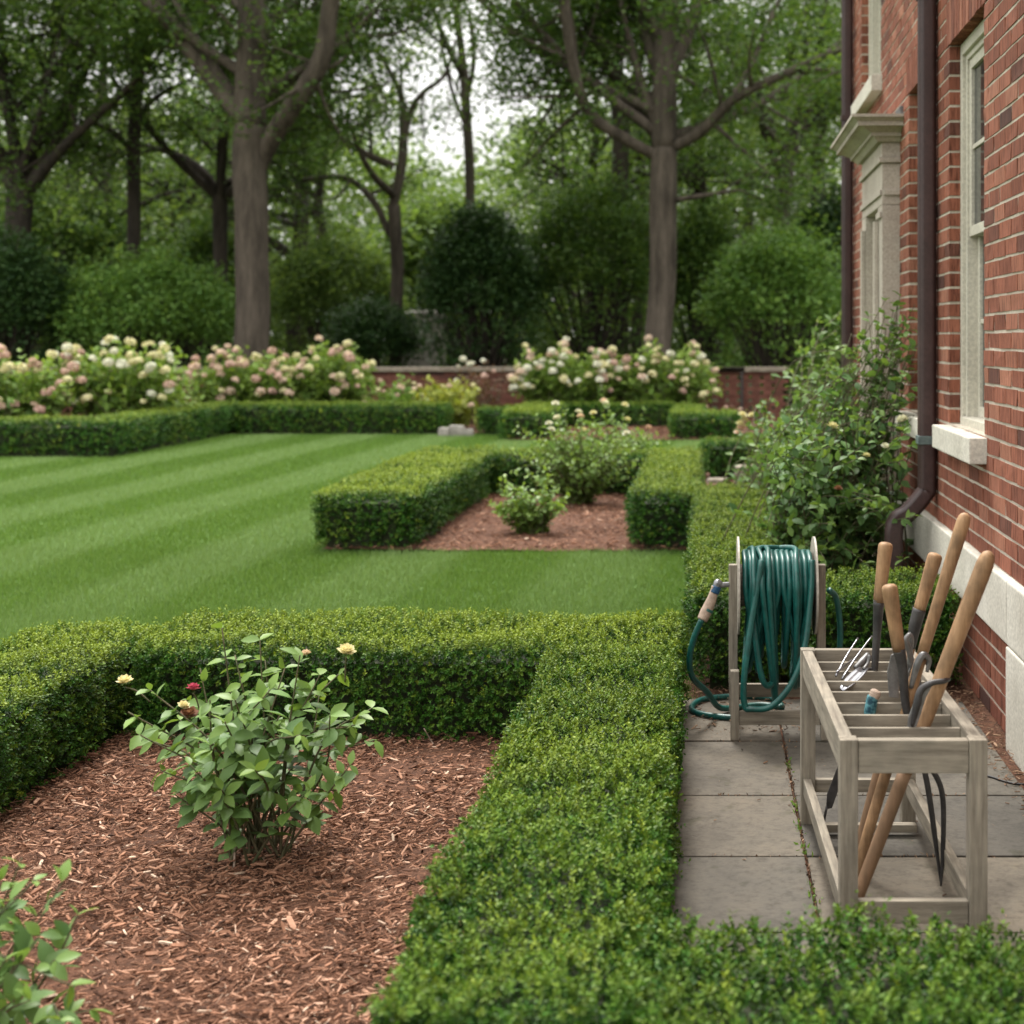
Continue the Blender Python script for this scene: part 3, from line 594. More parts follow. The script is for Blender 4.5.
# roses of the middle bed
Bm = gr(530, 536); shrub("rose_bush", "small round rose bush nearest the front of the middle bed", "rose bush", Bm, dome(Bm, .36, .3, .60, 75, seed=3, fill=.55), 'rose_leaf', .062, .038, 10, .005, age=.5, start=.35)
Bn = gr(578, 506); s2 = shrub("rose_bush", "spreading rose bush with white blooms in the middle bed", "rose bush", Bn, dome(Bn, .74, .5, .98, 150, seed=4, fill=.5), 'rose_leaf', .060, .038, 11, .006, age=.48, start=.32)
Tn = sorted(dome(Bn, .74, .5, .98, 150, seed=4, fill=.5), key=lambda p: -p[2] + .5 * (p[1] - Bn[1]))
for k, c in enumerate(['white', 'white', 'cream', 'white', 'peach', 'white', 'white', 'white', 'white']): put("rose_bloom", FM[c], s2, Tn[k * 2] + [0, -.03, .03], None, 1.25)
Bo = np.array([-1.05, 17.3, 0]); s3 = shrub("rose_bush", "loose rose bush with peach blooms behind the middle bed hedge", "rose bush", Bo, dome(Bo, .7, .4, .85, 90, seed=5, fill=.55), 'rose_leaf', .07, .045, 10, .006, age=.35, start=.3)
To = sorted(dome(Bo, .7, .4, .85, 90, seed=5, fill=.55), key=lambda p: -p[2] + .5 * (p[1] - Bo[1]))
for k, c in enumerate(['peach', 'cream', 'cream', 'pink', 'cream']): put("rose_bloom", FM[c], s3, To[k * 3] + [0, -.03, .03], None, 1.5)
# hydrangeas in front of the wall
def bloom_bush(label, u0, u1, vt, Y, heads, cols, m='hyd_leaf', name="hydrangea_bush", cat="hydrangea", seed=1, hs=1.0, group="hydrangeas along the far brick wall", L=.17, depth=.7, n=380):
    xa, xb = at(u0, 0, Y)[0], at(u1, 0, Y)[0]; h = at(0, vt, Y)[2]; b = np.array([(xa + xb) / 2, Y, 0]); r = np.random.default_rng(seed)
    rx = (xb - xa) / 2; tg = []
    for i in range(n):
        x = r.uniform(-1, 1); top = h * (1 - .22 * abs(x) ** 3) * (1 + .09 * math.sin(x * 9 + seed)); tg.append(b + [x * rx * 1.02, r.uniform(-depth, depth), top * r.uniform(.45, .97)])
    t = shrub(name, label, cat, b, tg, m, L, L * .62, 9, .007, group=group, spread=rx * .3, start=.3, age=.25, bow=.1, kind='quad', smooth=False)
    tg.sort(key=lambda p: -(p[2] - h * .9 * (1 - .22 * abs((p[0] - b[0]) / rx) ** 3)) + .55 * (p[1] - b[1])); pick = r.permutation(min(len(tg), int(heads * 1.5)))[:heads]
    for i, k in enumerate(pick):
        c = cols[r.integers(len(cols))]; q = tg[k] + [0, -.08, .06]
        if i % 5 > 2: q = np.array([q[0], b[1] - depth * r.uniform(.85, 1.12), h * r.uniform(.42, .85) * (1 - .22 * abs((q[0] - b[0]) / rx) ** 3)])
        put("flower_head", HM[c][i % 2], t, q, None, hs * r.uniform(.55, 1.08))
    return t
bloom_bush("big pink hydrangea cut off by the left edge of the picture", -70, 78, 352, 21.8, 52, ['pink', 'pink', 'peach', 'cream'], seed=1, hs=1.0)
bloom_bush("cream flowered hydrangea behind the stepped hedge corner", 62, 188, 345, 22.6, 52, ['cream', 'cream', 'white', 'pink'], seed=2)
bloom_bush("pink and cream hydrangea in front of the largest left tree trunk", 190, 300, 352, 25.6, 52, ['pink', 'peach', 'cream'], seed=3)
bloom_bush("tall pink hydrangea behind the long hedge", 282, 372, 346, 25.8, 42, ['pink', 'peach', 'peach', 'cream'], seed=4)
bloom_bush("small sparse cream bush between hydrangea and yellow green bush", 372, 425, 376, 26.3, 9, ['cream', 'peach'], seed=5, name="flowering_bush", cat="flowering bush", group=None, hs=.8, n=45, m='bush_leaf')
bloom_bush("yellow green bush filling the gap in the far hedge", 415, 478, 378, 25.4, 7, ['peach', 'cream'], 'lime_leaf', "flowering_bush", "flowering bush", 6, .7, None, n=70)
bloom_bush("thin reddish bush against the far brick wall", 452, 512, 358, 27.0, 8, ['pink', 'white', 'peach'], 'red_leaf', "flowering_bush", "flowering bush", 7, .8, None, .09, .4, 45)
bloom_bush("white hydrangea beside the thin reddish bush", 515, 612, 346, 26.9, 50, ['white', 'white', 'cream', 'peach'], seed=8)
bloom_bush("tall peach and cream hydrangea below the right tree trunk", 598, 718, 345, 27.2, 62, ['peach', 'cream', 'cream', 'pink', 'white'], seed=9)
bloom_bush("low reddish rose at the foot of the pierced brick screen", 700, 742, 405, 26.8, 6, ['peach', 'pink'], 'red_leaf', "flowering_bush", "flowering bush", 10, .6, None, .08, .3, 30)
# shrubs against the house
Bw = np.array([.66, 8.3, 0]); tgw = [np.array([x, y, z]) for x, y, z in zip(rng.uniform(.30, 1.1, 190), rng.uniform(7.15, 9.2, 190), rng.uniform(.45, 1.25, 190))]
tgw = [t * 1 for t in tgw if t[2] < .55 + .95 * (t[0] + .15)]
tgw += [at(u, v, Y) for u, v, Y in ((893, 312, 8.2), (907, 330, 8.1), (882, 338, 8.3), (898, 358, 8.1), (870, 362, 8.3), (911, 388, 7.9), (884, 372, 8.2), (858, 350, 8.4), (903, 405, 7.9), (846, 372, 8.5))]
tgw += [at(u, v, Y) for u, v, Y in ((898, 305, 8.2), (912, 318, 8.1), (880, 345, 8.3), (868, 372, 8.3), (905, 360, 8.0), (890, 380, 7.9), (915, 400, 7.9), (855, 395, 8.2), (908, 430, 7.7), (880, 410, 7.8), (862, 330, 8.4), (893, 330, 8.2), (835, 400, 8.4), (895, 400, 7.8), (912, 445, 7.6), (885, 318, 8.2), (872, 350, 8.2), (900, 338, 8.1), (885, 362, 8.2), (858, 362, 8.4), (908, 345, 8.0), (876, 388, 8.1), (898, 382, 7.9), (915, 372, 7.9), (850, 380, 8.3), (886, 330, 8.2), (900, 296, 8.2), (916, 345, 8.0), (906, 322, 8.1), (878, 322, 8.3), (892, 350, 8.0), (868, 395, 8.1), (914, 415, 7.8), (902, 440, 7.7))]
tgw += [t + rng.normal(0, .035, 3) for t in tgw if t[2] > 1.4]
sw = shrub("climbing_rose", "leafy climbing rose with one tall shoot beside the brown downspout", "climbing rose", Bw, tgw, 'wall_leaf', .074, .047, 16, .006, spread=.25, start=.25, age=.12, up=.15)
for u, v, c, s in ((903, 422, 'white', 1.3), (832, 428, 'cream', 1.1), (866, 457, 'cream', .8), (885, 448, 'white', .9), (838, 490, 'brown', .8)): put("rose_bloom", FM[c], sw, at(u, v, 7.5), None, s)
Bx = np.array([.72, 11.0, 0]); tgx = [np.array([x, y, z]) for x, y, z in zip(rng.uniform(.48, 1.12, 200), rng.uniform(9.6, 12.4, 200), rng.uniform(.4, 1.6, 200))]
tgx = [t for t in tgx if t[2] < .5 + 1.2 * (t[0] - .05)] + [at(u, v, 12.5) for u, v in ((818, 318), (836, 330), (800, 345), (830, 350), (812, 360), (790, 370), (840, 312))]
sx = shrub("garden_shrub", "tall leafy shrub by the far corner of the brick house", "shrub", Bx, tgx, 'wall_leaf', .082, .05, 15, .007, spread=.3, start=.25, age=.22, up=.15)
By = np.array([.62, 14.6, 0]); sy = shrub("flowering_shrub", "low shrub with cream flower spikes beyond the stone block", "shrub", By, [By + q for q in zip(rng.uniform(-.25, .7, 50), rng.uniform(-.4, .5, 50), rng.uniform(.3, .95, 50))], 'wall_leaf', .08, .048, 10, .006, spread=.15, start=.2, age=.25)
for u, v, c in ((742, 416, 'cream'), (740, 425, 'cream'), (744, 421, 'cream'), (738, 434, 'peach'), (762, 428, 'cream'), (766, 430, 'white'), (752, 417, 'cream'), (741, 429, 'peach'), (776, 470, 'cream'), (780, 466, 'peach')): put("rose_bloom", FM[c], sy, at(u, v, 14.0 if v < 450 else 13), None, 1.5)

# ------------------------------------------------------------------ stones and far wall
def rock(name, label, c, sx, sy, sz, m, seed, flat=1.0):
    bm = bmesh.new(); bmesh.ops.create_cube(bm, size=1); bmesh.ops.subdivide_edges(bm, edges=bm.edges[:], cuts=5, use_grid_fill=True); r = np.random.default_rng(seed)
    V = np.array([v.co[:] for v in bm.verts]); V = V * .75 + norm(V) * .25 * .6; V = V * [sx, sy, sz]
    V += norm(V) * (vnoise(V / max(sx, sz), 6, seed) * .06 * max(sx, sz) + vnoise(V / max(sx, sz), 16, seed + 1) * .025 * max(sx, sz))[:, None]
    for v, q in zip(bm.verts, V): v.co = q
    me = bpy.data.meshes.new(name); bm.to_mesh(me); bm.free(); me.materials.append(m)
    o = link(name, me); o.location = (c[0], c[1], c[2] + sz * .5 - .03); o.rotation_euler[2] = r.uniform(-.3, .3); return tag(o, label, "stone")
p = gr(753, 486); rock("stone_block", "squared weathered grey stone block behind the wall hedge", p, .40, .3, .26, M['rock'], 1)
p = gr(717, 483); rock("flat_stone", "flat tan stone on the soil left of the stone block", p, .22, .2, .08, M['rock'], 2)
for u, s, k, lb in ((446, .34, 3, "pale round stone at the left of the hedge gap"), (457, .42, 4, "largest pale round stone in the middle of the hedge gap"), (468, .3, 5, "small pale round stone at the right of the hedge gap")):
    p = gr(u, 436); rock("pale_stone", lb, p, s * .6, s * .6, s * .5, M['pale_rock'], k)
rock("boulder", "large pale boulder far back among the dark trees", (-9.6, 48, .4), 1.5, 1.2, 2.2, M['pale_rock'], 8)
fw = thing("garden_wall", "low red brick wall with stone coping behind the flowers", "wall", (-5, 28, 0))
b2 = MB(); m2 = MB(); sv = (bk, mo); bk, mo = b2, m2
x0, x1 = -22.0, .12
for c in range(13):
    z = c * BH; y = x0 + (c % 2) * BL / 2
    while y < x1:
        r = rng.random(); b2.box(y, min(y + BL - J, x1), 28 + rng.uniform(-.003, .003), 28.11, z + J / 2, z + BH - J / 2, r * .2 if rng.random() < .15 else .25 + .75 * r, 0, (4,)); y += BL
m2.box(x0, x1, 28.006, 28.3, 0, 13 * BH)
nb, nfb = sum(len(v) for v in b2.V), len(b2.N); b2.V += m2.V; b2.R += m2.R; b2.L += [i + nb for i in m2.L]; b2.N += m2.N
b2.build("brickwork", [M['old_brick'], M['old_brick']], fw, False, 0, [0] * nfb + [1] * len(m2.N)); bk, mo = sv
boxes("coping", [(x, x + 1.19, 27.94, 28.36, 13 * BH + .002, 13 * BH + .09) for x in np.arange(-22, 0, 1.2)], M['rock'], fw, .01)
ps = thing("pierced_screen", "pierced brick screen with dark openings at right end of garden wall", "wall", (.8, 28, 0)); sc = MB()
for c in range(13):
    z = c * BH; y = .14 + (c % 2) * .11
    sc.box(.13, .145, 28.02, 28.13, z, z + BH)
    while y < 1.55: sc.box(y, y + .16 if c % 2 else y + .15, 28.0, 28.12, z + .004, z + BH - .004, .3 + .6 * rng.random(), .002); y += .225
    if c % 2 == 0: sc.box(.14, 1.6, 28.012, 28.1, z + .002, z + BH - .002, .5)
sc.build("lattice", M['old_brick'], ps, False)
boxes("coping", [(.13, 1.62, 27.94, 28.3, 13 * BH + .002, 13 * BH + .09)], M['rock'], ps, .01); boxes("post", [(.70, .75, 27.93, 27.995, 0, 13 * BH)], M['steel'], ps, .004)

# ------------------------------------------------------------------ tool rack and tools
RY0, RY1, RX0, RX1, RZ = 3.60, 4.69, .342, .716, .587
def rk(y): return -.026 * (y - RY0)                                                 # the rack stands slightly askew
rack = thing("tool_rack", "weathered wooden tool rack with slatted top on the flagstones", "tool rack", (.52, 4.1, .016))
def skew(o):
    for v in o.data.vertices: v.co.x += rk(v.co.y)
    return o
z0 = .016; lw = .046
for x, y in ((RX0, RY0), (RX1 - lw, RY0), (RX0, RY1 - lw), (RX1 - lw, RY1 - lw)):
    skew(boxes("leg", [(x, x + lw, y, y + lw, z0, RZ)], M['wood_z'], rack))
for a in ((RX0 + lw + .001, RX1 - lw - .001, RY0 + .004, RY0 + .034, RZ - .086, RZ - .002), (RX0 + lw + .001, RX1 - lw - .001, RY1 - .034, RY1 - .004, RZ - .086, RZ - .002)): skew(boxes("top_rail", [a], M['wood_x'], rack))
for x in (RX0 + .003, RX1 - .037): skew(boxes("top_rail", [(x, x + .034, RY0 + lw + .001, RY1 - lw - .001, RZ - .086, RZ - .002)], M['wood_y'], rack))
for i in range(7):
    y = RY0 + .034 + (RY1 - RY0 - .068) * (i + 1) / 8; skew(boxes("slat", [(RX0 + .038, RX1 - .038, y - .007, y + .007, RZ - .055, RZ - .012)], M['wood_x'], rack, .002))
for x in (RX0 + .006, RX1 - .034): skew(boxes("lower_rail", [(x, x + .026, RY0 + lw + .001, RY1 - lw - .001, .115, .168)], M['wood_y'], rack))
skew(boxes("lower_rail", [(RX0 + lw + .001, RX1 - lw - .001, RY0 + .008, RY0 + .034, .118, .176)], M['wood_x'], rack))
skew(boxes("lower_rail", [(RX0 + lw + .001, RX1 - lw - .001, RY1 - .034, RY1 - .008, .118, .160)], M['wood_x'], rack))
skew(boxes("lower_rail", [(RX0 + lw + .001, RX1 - lw + .03, RY1 - .16, RY1 - .13, .03, .055)], M['wood_x'], rack))

def rod(name, pts, rad, m, parent, n=14, per=6):
    b = MB(); P = spline(pts, per); k = len(P); r = np.interp(np.linspace(0, 1, k), np.linspace(0, 1, len(rad)), rad) if np.ndim(rad) else np.full(k, rad)
    b.tube(P, r, n); return b.build(name, m, parent)
def grip(name, a, b, r, m, parent):                                        # rounded turned handle from a (knob end) to b
    a, b = np.asarray(a), np.asarray(b); t = np.array([0, .012, .03, .06, .12, .5, .9, 1]); rr = r * np.array([.25, .7, .93, 1.06, 1.08, .96, .88, .84])
    q = MB(); q.tube(a + (b - a) * t[:, None], rr, 18); return q.build(name, m, parent)
def plate(name, outline, thick, m, parent):                                # outline of 3-D points in a plane, given thickness along Y
    q = MB(); n = len(outline); O = np.asarray(outline, float); V = np.vstack([O + [0, -thick / 2, 0], O + [0, thick / 2, 0]])
    q.add(V, [tuple(range(n)), tuple(range(2 * n - 1, n - 1, -1))] + [(i, i + n, (i + 1) % n + n, (i + 1) % n) for i in range(n)]); return q.build(name, m, parent, False, thick * .25)
# long poles that stand through the rack
Ye = 3.80; t = thing("garden_tool", "long pale wooden tool handle with a forged strap, standing nearest the wall", "garden tool", at(842, 935, Ye))
grip("handle", at(990, 551, Ye), at(905, 772, Ye), .0225, M['handle'], t); rod("pole", [at(905, 772, Ye), at(873, 857, Ye), at(844, 933, Ye)], [.019, .018, .016], M['handle_dark'], t)
rod("strap", [at(912, 726, Ye - .03), at(917, 704, Ye - .035), at(921, 690, Ye - .034), at(932, 683, Ye - .035), at(944, 681, Ye - .03), at(949, 679, Ye - .005)], [.006, .011, .010, .008, .007, .005], M['steel'], t)
plate("blade", [at(u, v, Ye - .03) for u, v in ((907, 735), (908, 718), (914, 702), (921, 686), (930, 680), (933, 684), (926, 697), (920, 716), (914, 733))], .008, M['grey_metal'], t)
Yd = 4.02; t = thing("garden_tool", "tallest slim wooden tool handle leaning towards the wall", "garden tool", at(847, 907, Yd))
grip("handle", at(966, 513, Yd), at(922, 655, Yd), .0188, M['handle'], t); rod("pole", [at(922, 655, Yd), at(885, 776, Yd), at(847, 905, Yd)], [.0165, .0165, .015], M['handle'], t)
rod("clasp", [at(911, 688, Yd - .02), at(917, 665, Yd - .025), at(923, 655, Yd - .025), at(929, 660, Yd - .02), at(927, 672, Yd - .02)], [.006, .011, .010, .008, .005], M['grey_metal'], t)
Yc = 4.22; t = thing("garden_tool", "short wooden grip on a dark steel socket, behind the other tools", "garden tool", at(850, 880, Yc))
grip("grip", at(936, 553, Yc), at(919, 611, Yc), .021, M['handle'], t); rod("socket", [at(919.5, 609, Yc), at(915, 626, Yc), at(911, 648, Yc)], [.0205, .019, .013], M['steel'], t)
rod("pole", [at(911, 648, Yc), at(880, 764, Yc), at(851, 878, Yc)], [.013, .014, .015], M['handle_dark'], t)
rod("bracket", [at(908, 634, Yc - .1), at(911, 640, Yc - .1), at(909, 665, Yc - .1), at(908, 682, Yc - .1)], [.009, .009, .006, .005], M['grey_metal'], t)
Ya = 4.42; t = thing("hand_weeder", "slim wooden grip on a long black shank standing at the back of the rack", "garden tool", at(874, 680, Ya))
grip("grip", at(886, 542, Ya), at(879, 602, Ya), .0215, M['handle'], t); rod("shank", [at(879, 600, Ya), at(877, 632, Ya), at(874, 678, Ya), at(873, 690, Ya)], [.018, .013, .010, .007], M['steel'], t)
rod("crossbar", [at(874, 669, Ya), at(866, 669, Ya - .01), at(862, 670, Ya - .02)], .0045, M['steel'], t, 8)
Yg = 4.0; t = thing("garden_fork", "wooden gripped garden fork with long black tines below the rack", "garden fork", at(941, 880, Yg))
grip("grip", at(889, 584, Yg), at(899, 651, Yg), .0215, M['handle'], t); rod("shank", [at(899, 649, Yg), at(903, 672, Yg), at(905, 700, Yg), at(912, 735, Yg), at(924, 765, Yg)], [.0185, .014, .012, .010, .008], M['steel'], t)
rod("tine", [at(922, 760, Yg), at(928, 788, Yg), at(934, 830, Yg), at(941, 884, Yg)], [.008, .0085, .008, .003], M['steel'], t, 10)
rod("tine", [at(922, 758, Yg), at(936, 776, Yg), at(943, 800, Yg), at(943, 850, Yg), at(941, 886, Yg - .01)], [.008, .0085, .008, .007, .003], M['steel'], t, 10)
plate("blade", [at(u, v, Yg + .06) for u, v in ((889, 697), (887, 672), (891, 655), (899, 651), (899, 698))], .005, M['grey_metal'], t)
Ys = 4.1; t = thing("pruning_shears", "grey steel pruning shears wedged among the wooden handles", "shears", at(912, 720, Ys))
plate("blade", [at(u, v, Ys) for u, v in ((908, 672), (914, 658), (920, 666), (922, 690), (918, 722), (911, 722))], .007, M['grey_metal'], t)
rod("arm", [at(913, 668, Ys - .01), at(909, 650, Ys - .012), at(906, 640, Ys - .012), at(910, 634, Ys - .012)], [.008, .009, .009, .007], M['grey_metal'], t)
rod("arm", [at(917, 668, Ys - .015), at(923, 658, Ys - .02), at(921, 650, Ys - .02)], [.008, .008, .007], M['silver'], t)
# small things on the rack
Yf = 4.45; t = thing("hand_fork", "shiny silver hand fork lying across the rack slats", "hand fork", at(845, 680, Yf - .1))
for a, b in (((858, 638), (836, 676)), ((872, 636), (842, 679)), ((860, 655), (837, 672))):
    rod("tine", [at(*a, Yf + .05), at((a[0] + b[0]) / 2 - 1, (a[1] + b[1]) / 2, Yf - .02), at(*b, Yf - .10)], [.0025, .003, .0035], M['silver'], t, 8)
rod("socket", [at(868, 655, Yf), at(862, 662, Yf - .03), at(855, 668, Yf - .05)], [.010, .012, .007], M['grey_metal'], t)
Yt = 4.3; t = thing("hand_trowel", "bright silver trowel blade resting on the rack slats", "trowel", at(850, 688, Yt))
bm = MB(); ax0, ax1 = at(864, 669, Yt + .06), at(843, 690, Yt - .06); k = 7; V = []
for i in range(k):
    s = i / (k - 1); w = .022 * (math.sin(math.pi * (.18 + .72 * s)) ** .7); c = ax0 * (1 - s) + ax1 * s; side = norm(np.cross(ax1 - ax0, [0, 0, 1.]))
    for q, dz in ((-1, .006), (-.5, .001), (0, -.002), (.5, .001), (1, .006)): V.append(c + side * w * q + [0, 0, dz])
bm.add(V, [(i * 5 + j, i * 5 + j + 1, (i + 1) * 5 + j + 1, (i + 1) * 5 + j) for i in range(k - 1) for j in range(4)]); o = bm.build("blade", M['silver'], t)
sm = o.modifiers.new("thick", 'SOLIDIFY'); sm.thickness = .003
rod("neck", [at(864, 669, Yt + .06), at(868, 663, Yt + .075), at(870, 655, Yt + .08)], [.006, .005, .007], M['grey_metal'], t, 10)
Yk = 3.98; t = thing("hand_tool", "teal wrapped hand tool with a tan knob on the rack", "hand tool", at(868, 722, Yk))
rod("grip", [at(869, 722, Yk), at(870, 712, Yk), at(872, 700, Yk), at(873, 696, Yk)], [.013, .017, .0165, .015], M['teal'], t)
rod("knob", [at(873, 698, Yk), at(875, 694, Yk), at(875.5, 691, Yk), at(876, 689.5, Yk)], [.014, .016, .014, .006], M['tan'], t)
Yw = 4.5; t = thing("edging_blade", "dark steel blade hanging under the left side of the rack", "garden tool", at(826, 810, Yw))
plate("blade", [at(u, v, Yw) for u, v in ((839, 763), (842, 763), (841, 782), (832, 808), (826, 809), (827, 794))], .006, M['steel'], t)
rod("shank", [at(840, 768, Yw), at(845, 745, Yw - .02), at(851, 715, Yw - .04), at(856, 690, Yw - .06)], .006, M['steel'], t, 8)
rod("spike", [at(827, 806, Yw), at(821, 835, Yw - .02), at(815, 856, Yw - .06)], [.004, .004, .003], M['steel'], t, 8)

# ------------------------------------------------------------------ hose reel and hose
RYC, RZC = 5.80, .60; X0, X1 = .135, .445
reel = thing("hose_reel", "wooden hose reel stand with two pale discs on the flagstones", "hose reel", (.29, RYC, .016))
pw = .036
for sx_ in (X0 - .038, X1 + .010):
    boxes("upright", [(sx_, sx_ + pw, RYC - .02, RYC + .02, .20, .685)], M['wood_z'], reel)
    for yy in (5.62, 5.94): boxes("leg", [(sx_ + .004, sx_ + pw - .002 + .004, yy, yy + .04, .016, .29 if yy < 5.7 else .26)], M['wood_z'], reel)
    boxes("side_rail", [(sx_ + .006, sx_ + pw - .004, 5.661, 5.939, .19, .235)], M['wood_y'], reel)
for yy, zz in ((5.63, .075), (5.95, .105)): boxes("cross_rail", [(X0 - .0, X1 + .01, yy, yy + .022, zz, zz + .055)], M['wood_x'], reel)
for x in (X0, X1):
    d = MB(); th = np.linspace(0, 2 * np.pi, 48, endpoint=False); P = np.array([[x - .004, RYC, RZC], [x + .004, RYC, RZC]])
    d.tube(P, .197, 48); d.build("disc", M['disc'], reel, False)
rod("drum", [(X0, RYC, RZC), (.3, RYC, RZC), (X1, RYC, RZC)], .085, M['wood_x'], reel, 24)
rod("axle", [at(715, 585, RYC - .03), at(722, 585, RYC - .02), (X0 - .01, RYC, RZC + .005)], .011, M['silver'], reel)
hs = thing("garden_hose", "dark green garden hose wound on the wooden reel and looping on the paving", "hose", (.29, 5.7, .02))
pts = []; turns = 30
r1 = np.random.default_rng(11)
for i in range(turns):
    lay_ = i // 13; q = i % 13; f = q / 12; f = f if lay_ % 2 == 0 else 1 - f
    xc = X0 + .025 + (X1 - X0 - .05) * f; R = [.112, .135, .152][min(lay_, 2)]
    zb = r1.uniform(.30, .46) if lay_ < 1 else r1.uniform(.18, .40)
    if lay_ == 2: xc = X0 + .05 + (X1 - X0 - .1) * r1.random(); zb = r1.uniform(.12, .28)
    xb = np.clip(xc + r1.normal(0, .03) * (1 + lay_), X0 + .02, X1 - .02); xn = xc + (X1 - X0 - .05) / 12 * .5
    for th in np.linspace(0, 2 * np.pi, 12, endpoint=False):
        c, s = math.cos(th), math.sin(th); k = max(0, -c)
        z = RZC + (R * c if c >= 0 else c * (RZC - zb)); y = RYC - R * s * (1 - .25 * k) - (.02 * lay_) * (s > 0)
        x = (xc * (1 - k) + xb * k) + .01 * th / 6.28; pts.append((x, y, z))
hb = MB(); P = spline(pts, 3); hb.tube(P, .0115, 8); hb.build("wound_hose", M['hose'], hs)
def hose(pts): 
    b = MB(); b.tube(spline(pts, 8), .0125, 12); b.build("loose_hose", M['hose'], hs)
gz = .030
hose([at(702, 619, 5.72), at(694, 638, 5.74), at(689.5, 660, 5.76), at(693, 678, 5.8), at(707, 692, 5.9), (.06, 6.0, .05), (.14, 6.08, gz), (.24, 6.12, gz), (.33, 6.08, gz)])
hose([(.33, 6.08, gz), (.30, 6.22, gz), (.15, 6.27, gz), (.0, 6.22, gz), (-.055, 6.10, gz), (-.04, 6.0, gz), (.03, 5.94, gz), (.12, 5.91, gz), (.22, 5.89, gz), (.30, 5.88, .035)])
hose([at(762, 560, 5.62), at(752, 620, 5.60), at(744, 680, 5.58), at(745, 706, 5.58), at(752, 709, 5.57), at(770, 707, 5.57), at(786, 692, 5.57), at(798, 670, 5.58), at(806, 640, 5.6), at(811, 590, 5.63), at(812, 560, 5.66)])
hose([at(752, 600, 5.66), at(757, 650, 5.64), at(762, 678, 5.64), at(768, 686, 5.66), at(775, 680, 5.7)])
hose([at(829, 590, 5.86), at(836, 598, 5.9), at(840, 625, 5.92), at(839, 655, 5.93), at(832, 690, 5.95)])
rod("nozzle", [at(715, 586, 5.74), at(714, 592, 5.74), at(711, 601, 5.735), at(706, 612, 5.73), at(702, 620, 5.72)], [.014, .0165, .020, .0235, .021], M['tan'], hs)
rod("cuff", [at(717, 586.5, 5.74), at(714.5, 593, 5.738)], .0185, M['hose_cuff'], hs); rod("cuff", [at(708.5, 609, 5.732), at(707.3, 611.5, 5.73)], .0235, M['hose'], hs)
rod("elbow", [at(721, 584.5, 5.745), at(717.5, 582.5, 5.742), at(716, 587, 5.74)], [.012, .015, .013], M['silver'], hs)
b = MB(); b.tube(spline([gr(982, 775, .02), gr(992, 777, .02), gr(1004, 781, .02), gr(1018, 784, .02), gr(1040, 784, .02)], 6), .004, 6)
tag(b.build("cable", M['black']), "thin dark cable lying on the paving beside the wall", "cable")
b = MB(); b.tube(spline([gr(424, 736, .06) + [0, 0, .03], gr(432, 742, .03), gr(439, 750, .02)], 4), .0025, 5)
tag(b.build("dry_twig", M['tan']), "thin dry twig standing in mulch under the back hedge", "twig")
b = MB(); b.tube(spline([at(235, 848, 4.28), gr(234, 868, .02), gr(233, 884, .0)], 4), .0035, 6)
tag(b.build("plant_stake", M['tan']), "short pale stub standing in mulch below the yellow rose", "stake")

# ------------------------------------------------------------------ trees
def crown_leaves(centres, sig, per, L, r, age=.12, flat=.6):
    c = np.asarray(centres); n = len(c) * per; P = np.repeat(c, per, 0) + r.normal(0, 1, (n, 3)) * sig * np.array([1, 1, flat])
    cl = np.repeat(r.random(len(c)), per)
    return leaves(P, r.normal(0, 1, (n, 3)) * [1, 1, .5], np.array([0, 0, 1.]) + r.normal(0, .55, (n, 3)), L * r.uniform(.6, 1.25, n), L * .6 * r.uniform(.7, 1.2, n),
        np.clip(r.random(n) * .6 + cl * .4, 0, 1), np.clip(r.normal(age, .15, n) + .25 * (cl > .8), 0, 1))
def tree_parts(base, trunk, limbs, seed, sub=5, per=56, L=.14, sig=.34, blen=2.4, trunkn=12, sub2=3, back=0.0):
    """trunk and limbs: lists of (x, y, z, r) in world space; returns wood builder and leaf parts"""
    r = np.random.default_rng(seed); wd = MB(); cs = []
    def tb(path, n):
        A = np.array(path, float); P = spline(A[:, :3], 6); rr = np.interp(np.linspace(0, 1, len(P)), np.linspace(0, 1, len(A)), A[:, 3])
        P = P + np.stack([vnoise(P, 1.3, seed), vnoise(P, 1.3, seed + 1), np.zeros(len(P))], 1) * (.12 * np.minimum(1, np.linspace(0, 3, len(P))) * np.minimum(1, np.linspace(3, 0, len(P)) if path is trunk else 1))[:, None] * min(1, A[0, 3] * 3)
        if path is trunk: rr = rr * (1 + .45 * np.exp(-(P[:, 2] - P[0, 2]) / .35))
        wd.tube(P, rr, n); return P, rr
    tb(trunk, trunkn)
    for lb in limbs:
        P, rr = tb(lb, 8); n = len(P); ln = np.linalg.norm(np.diff(P, axis=0), axis=1).sum()
        for k in range(max(2, int(sub * ln / 4))):
            i = int(n * r.uniform(.28, 1)) if k else n - 1; i = min(i, n - 1); p = P[i]; t = norm(P[min(i + 1, n - 1)] - P[max(i - 1, 0)])
            d = norm(t * .5 + r.normal(0, .75, 3) + [0, back, .12]); l = blen * r.uniform(.5, 1.2); e = p + d * l; m = (p + e) / 2 + r.normal(0, .12, 3) * l * .4
            wd.tube(spline([p, m, e], 3), np.linspace(min(rr[i] * .6, .06), .012, 7), 5)
            for q in np.linspace(.35, 1, 3): cs.append(p + (e - p) * q + r.normal(0, .2, 3))
            for _ in range(sub2):
                p2 = p + (e - p) * r.uniform(.3, 1); e2 = p2 + norm(d * .4 + r.normal(0, .7, 3)) * l * r.uniform(.35, .7)
                wd.tube(np.array([p2, (p2 + e2) / 2 + r.normal(0, .06, 3), e2]), [.018, .012, .006], 4); cs += [e2, (p2 + e2) / 2]
    return wd, crown_leaves(cs, sig, per, L, r)
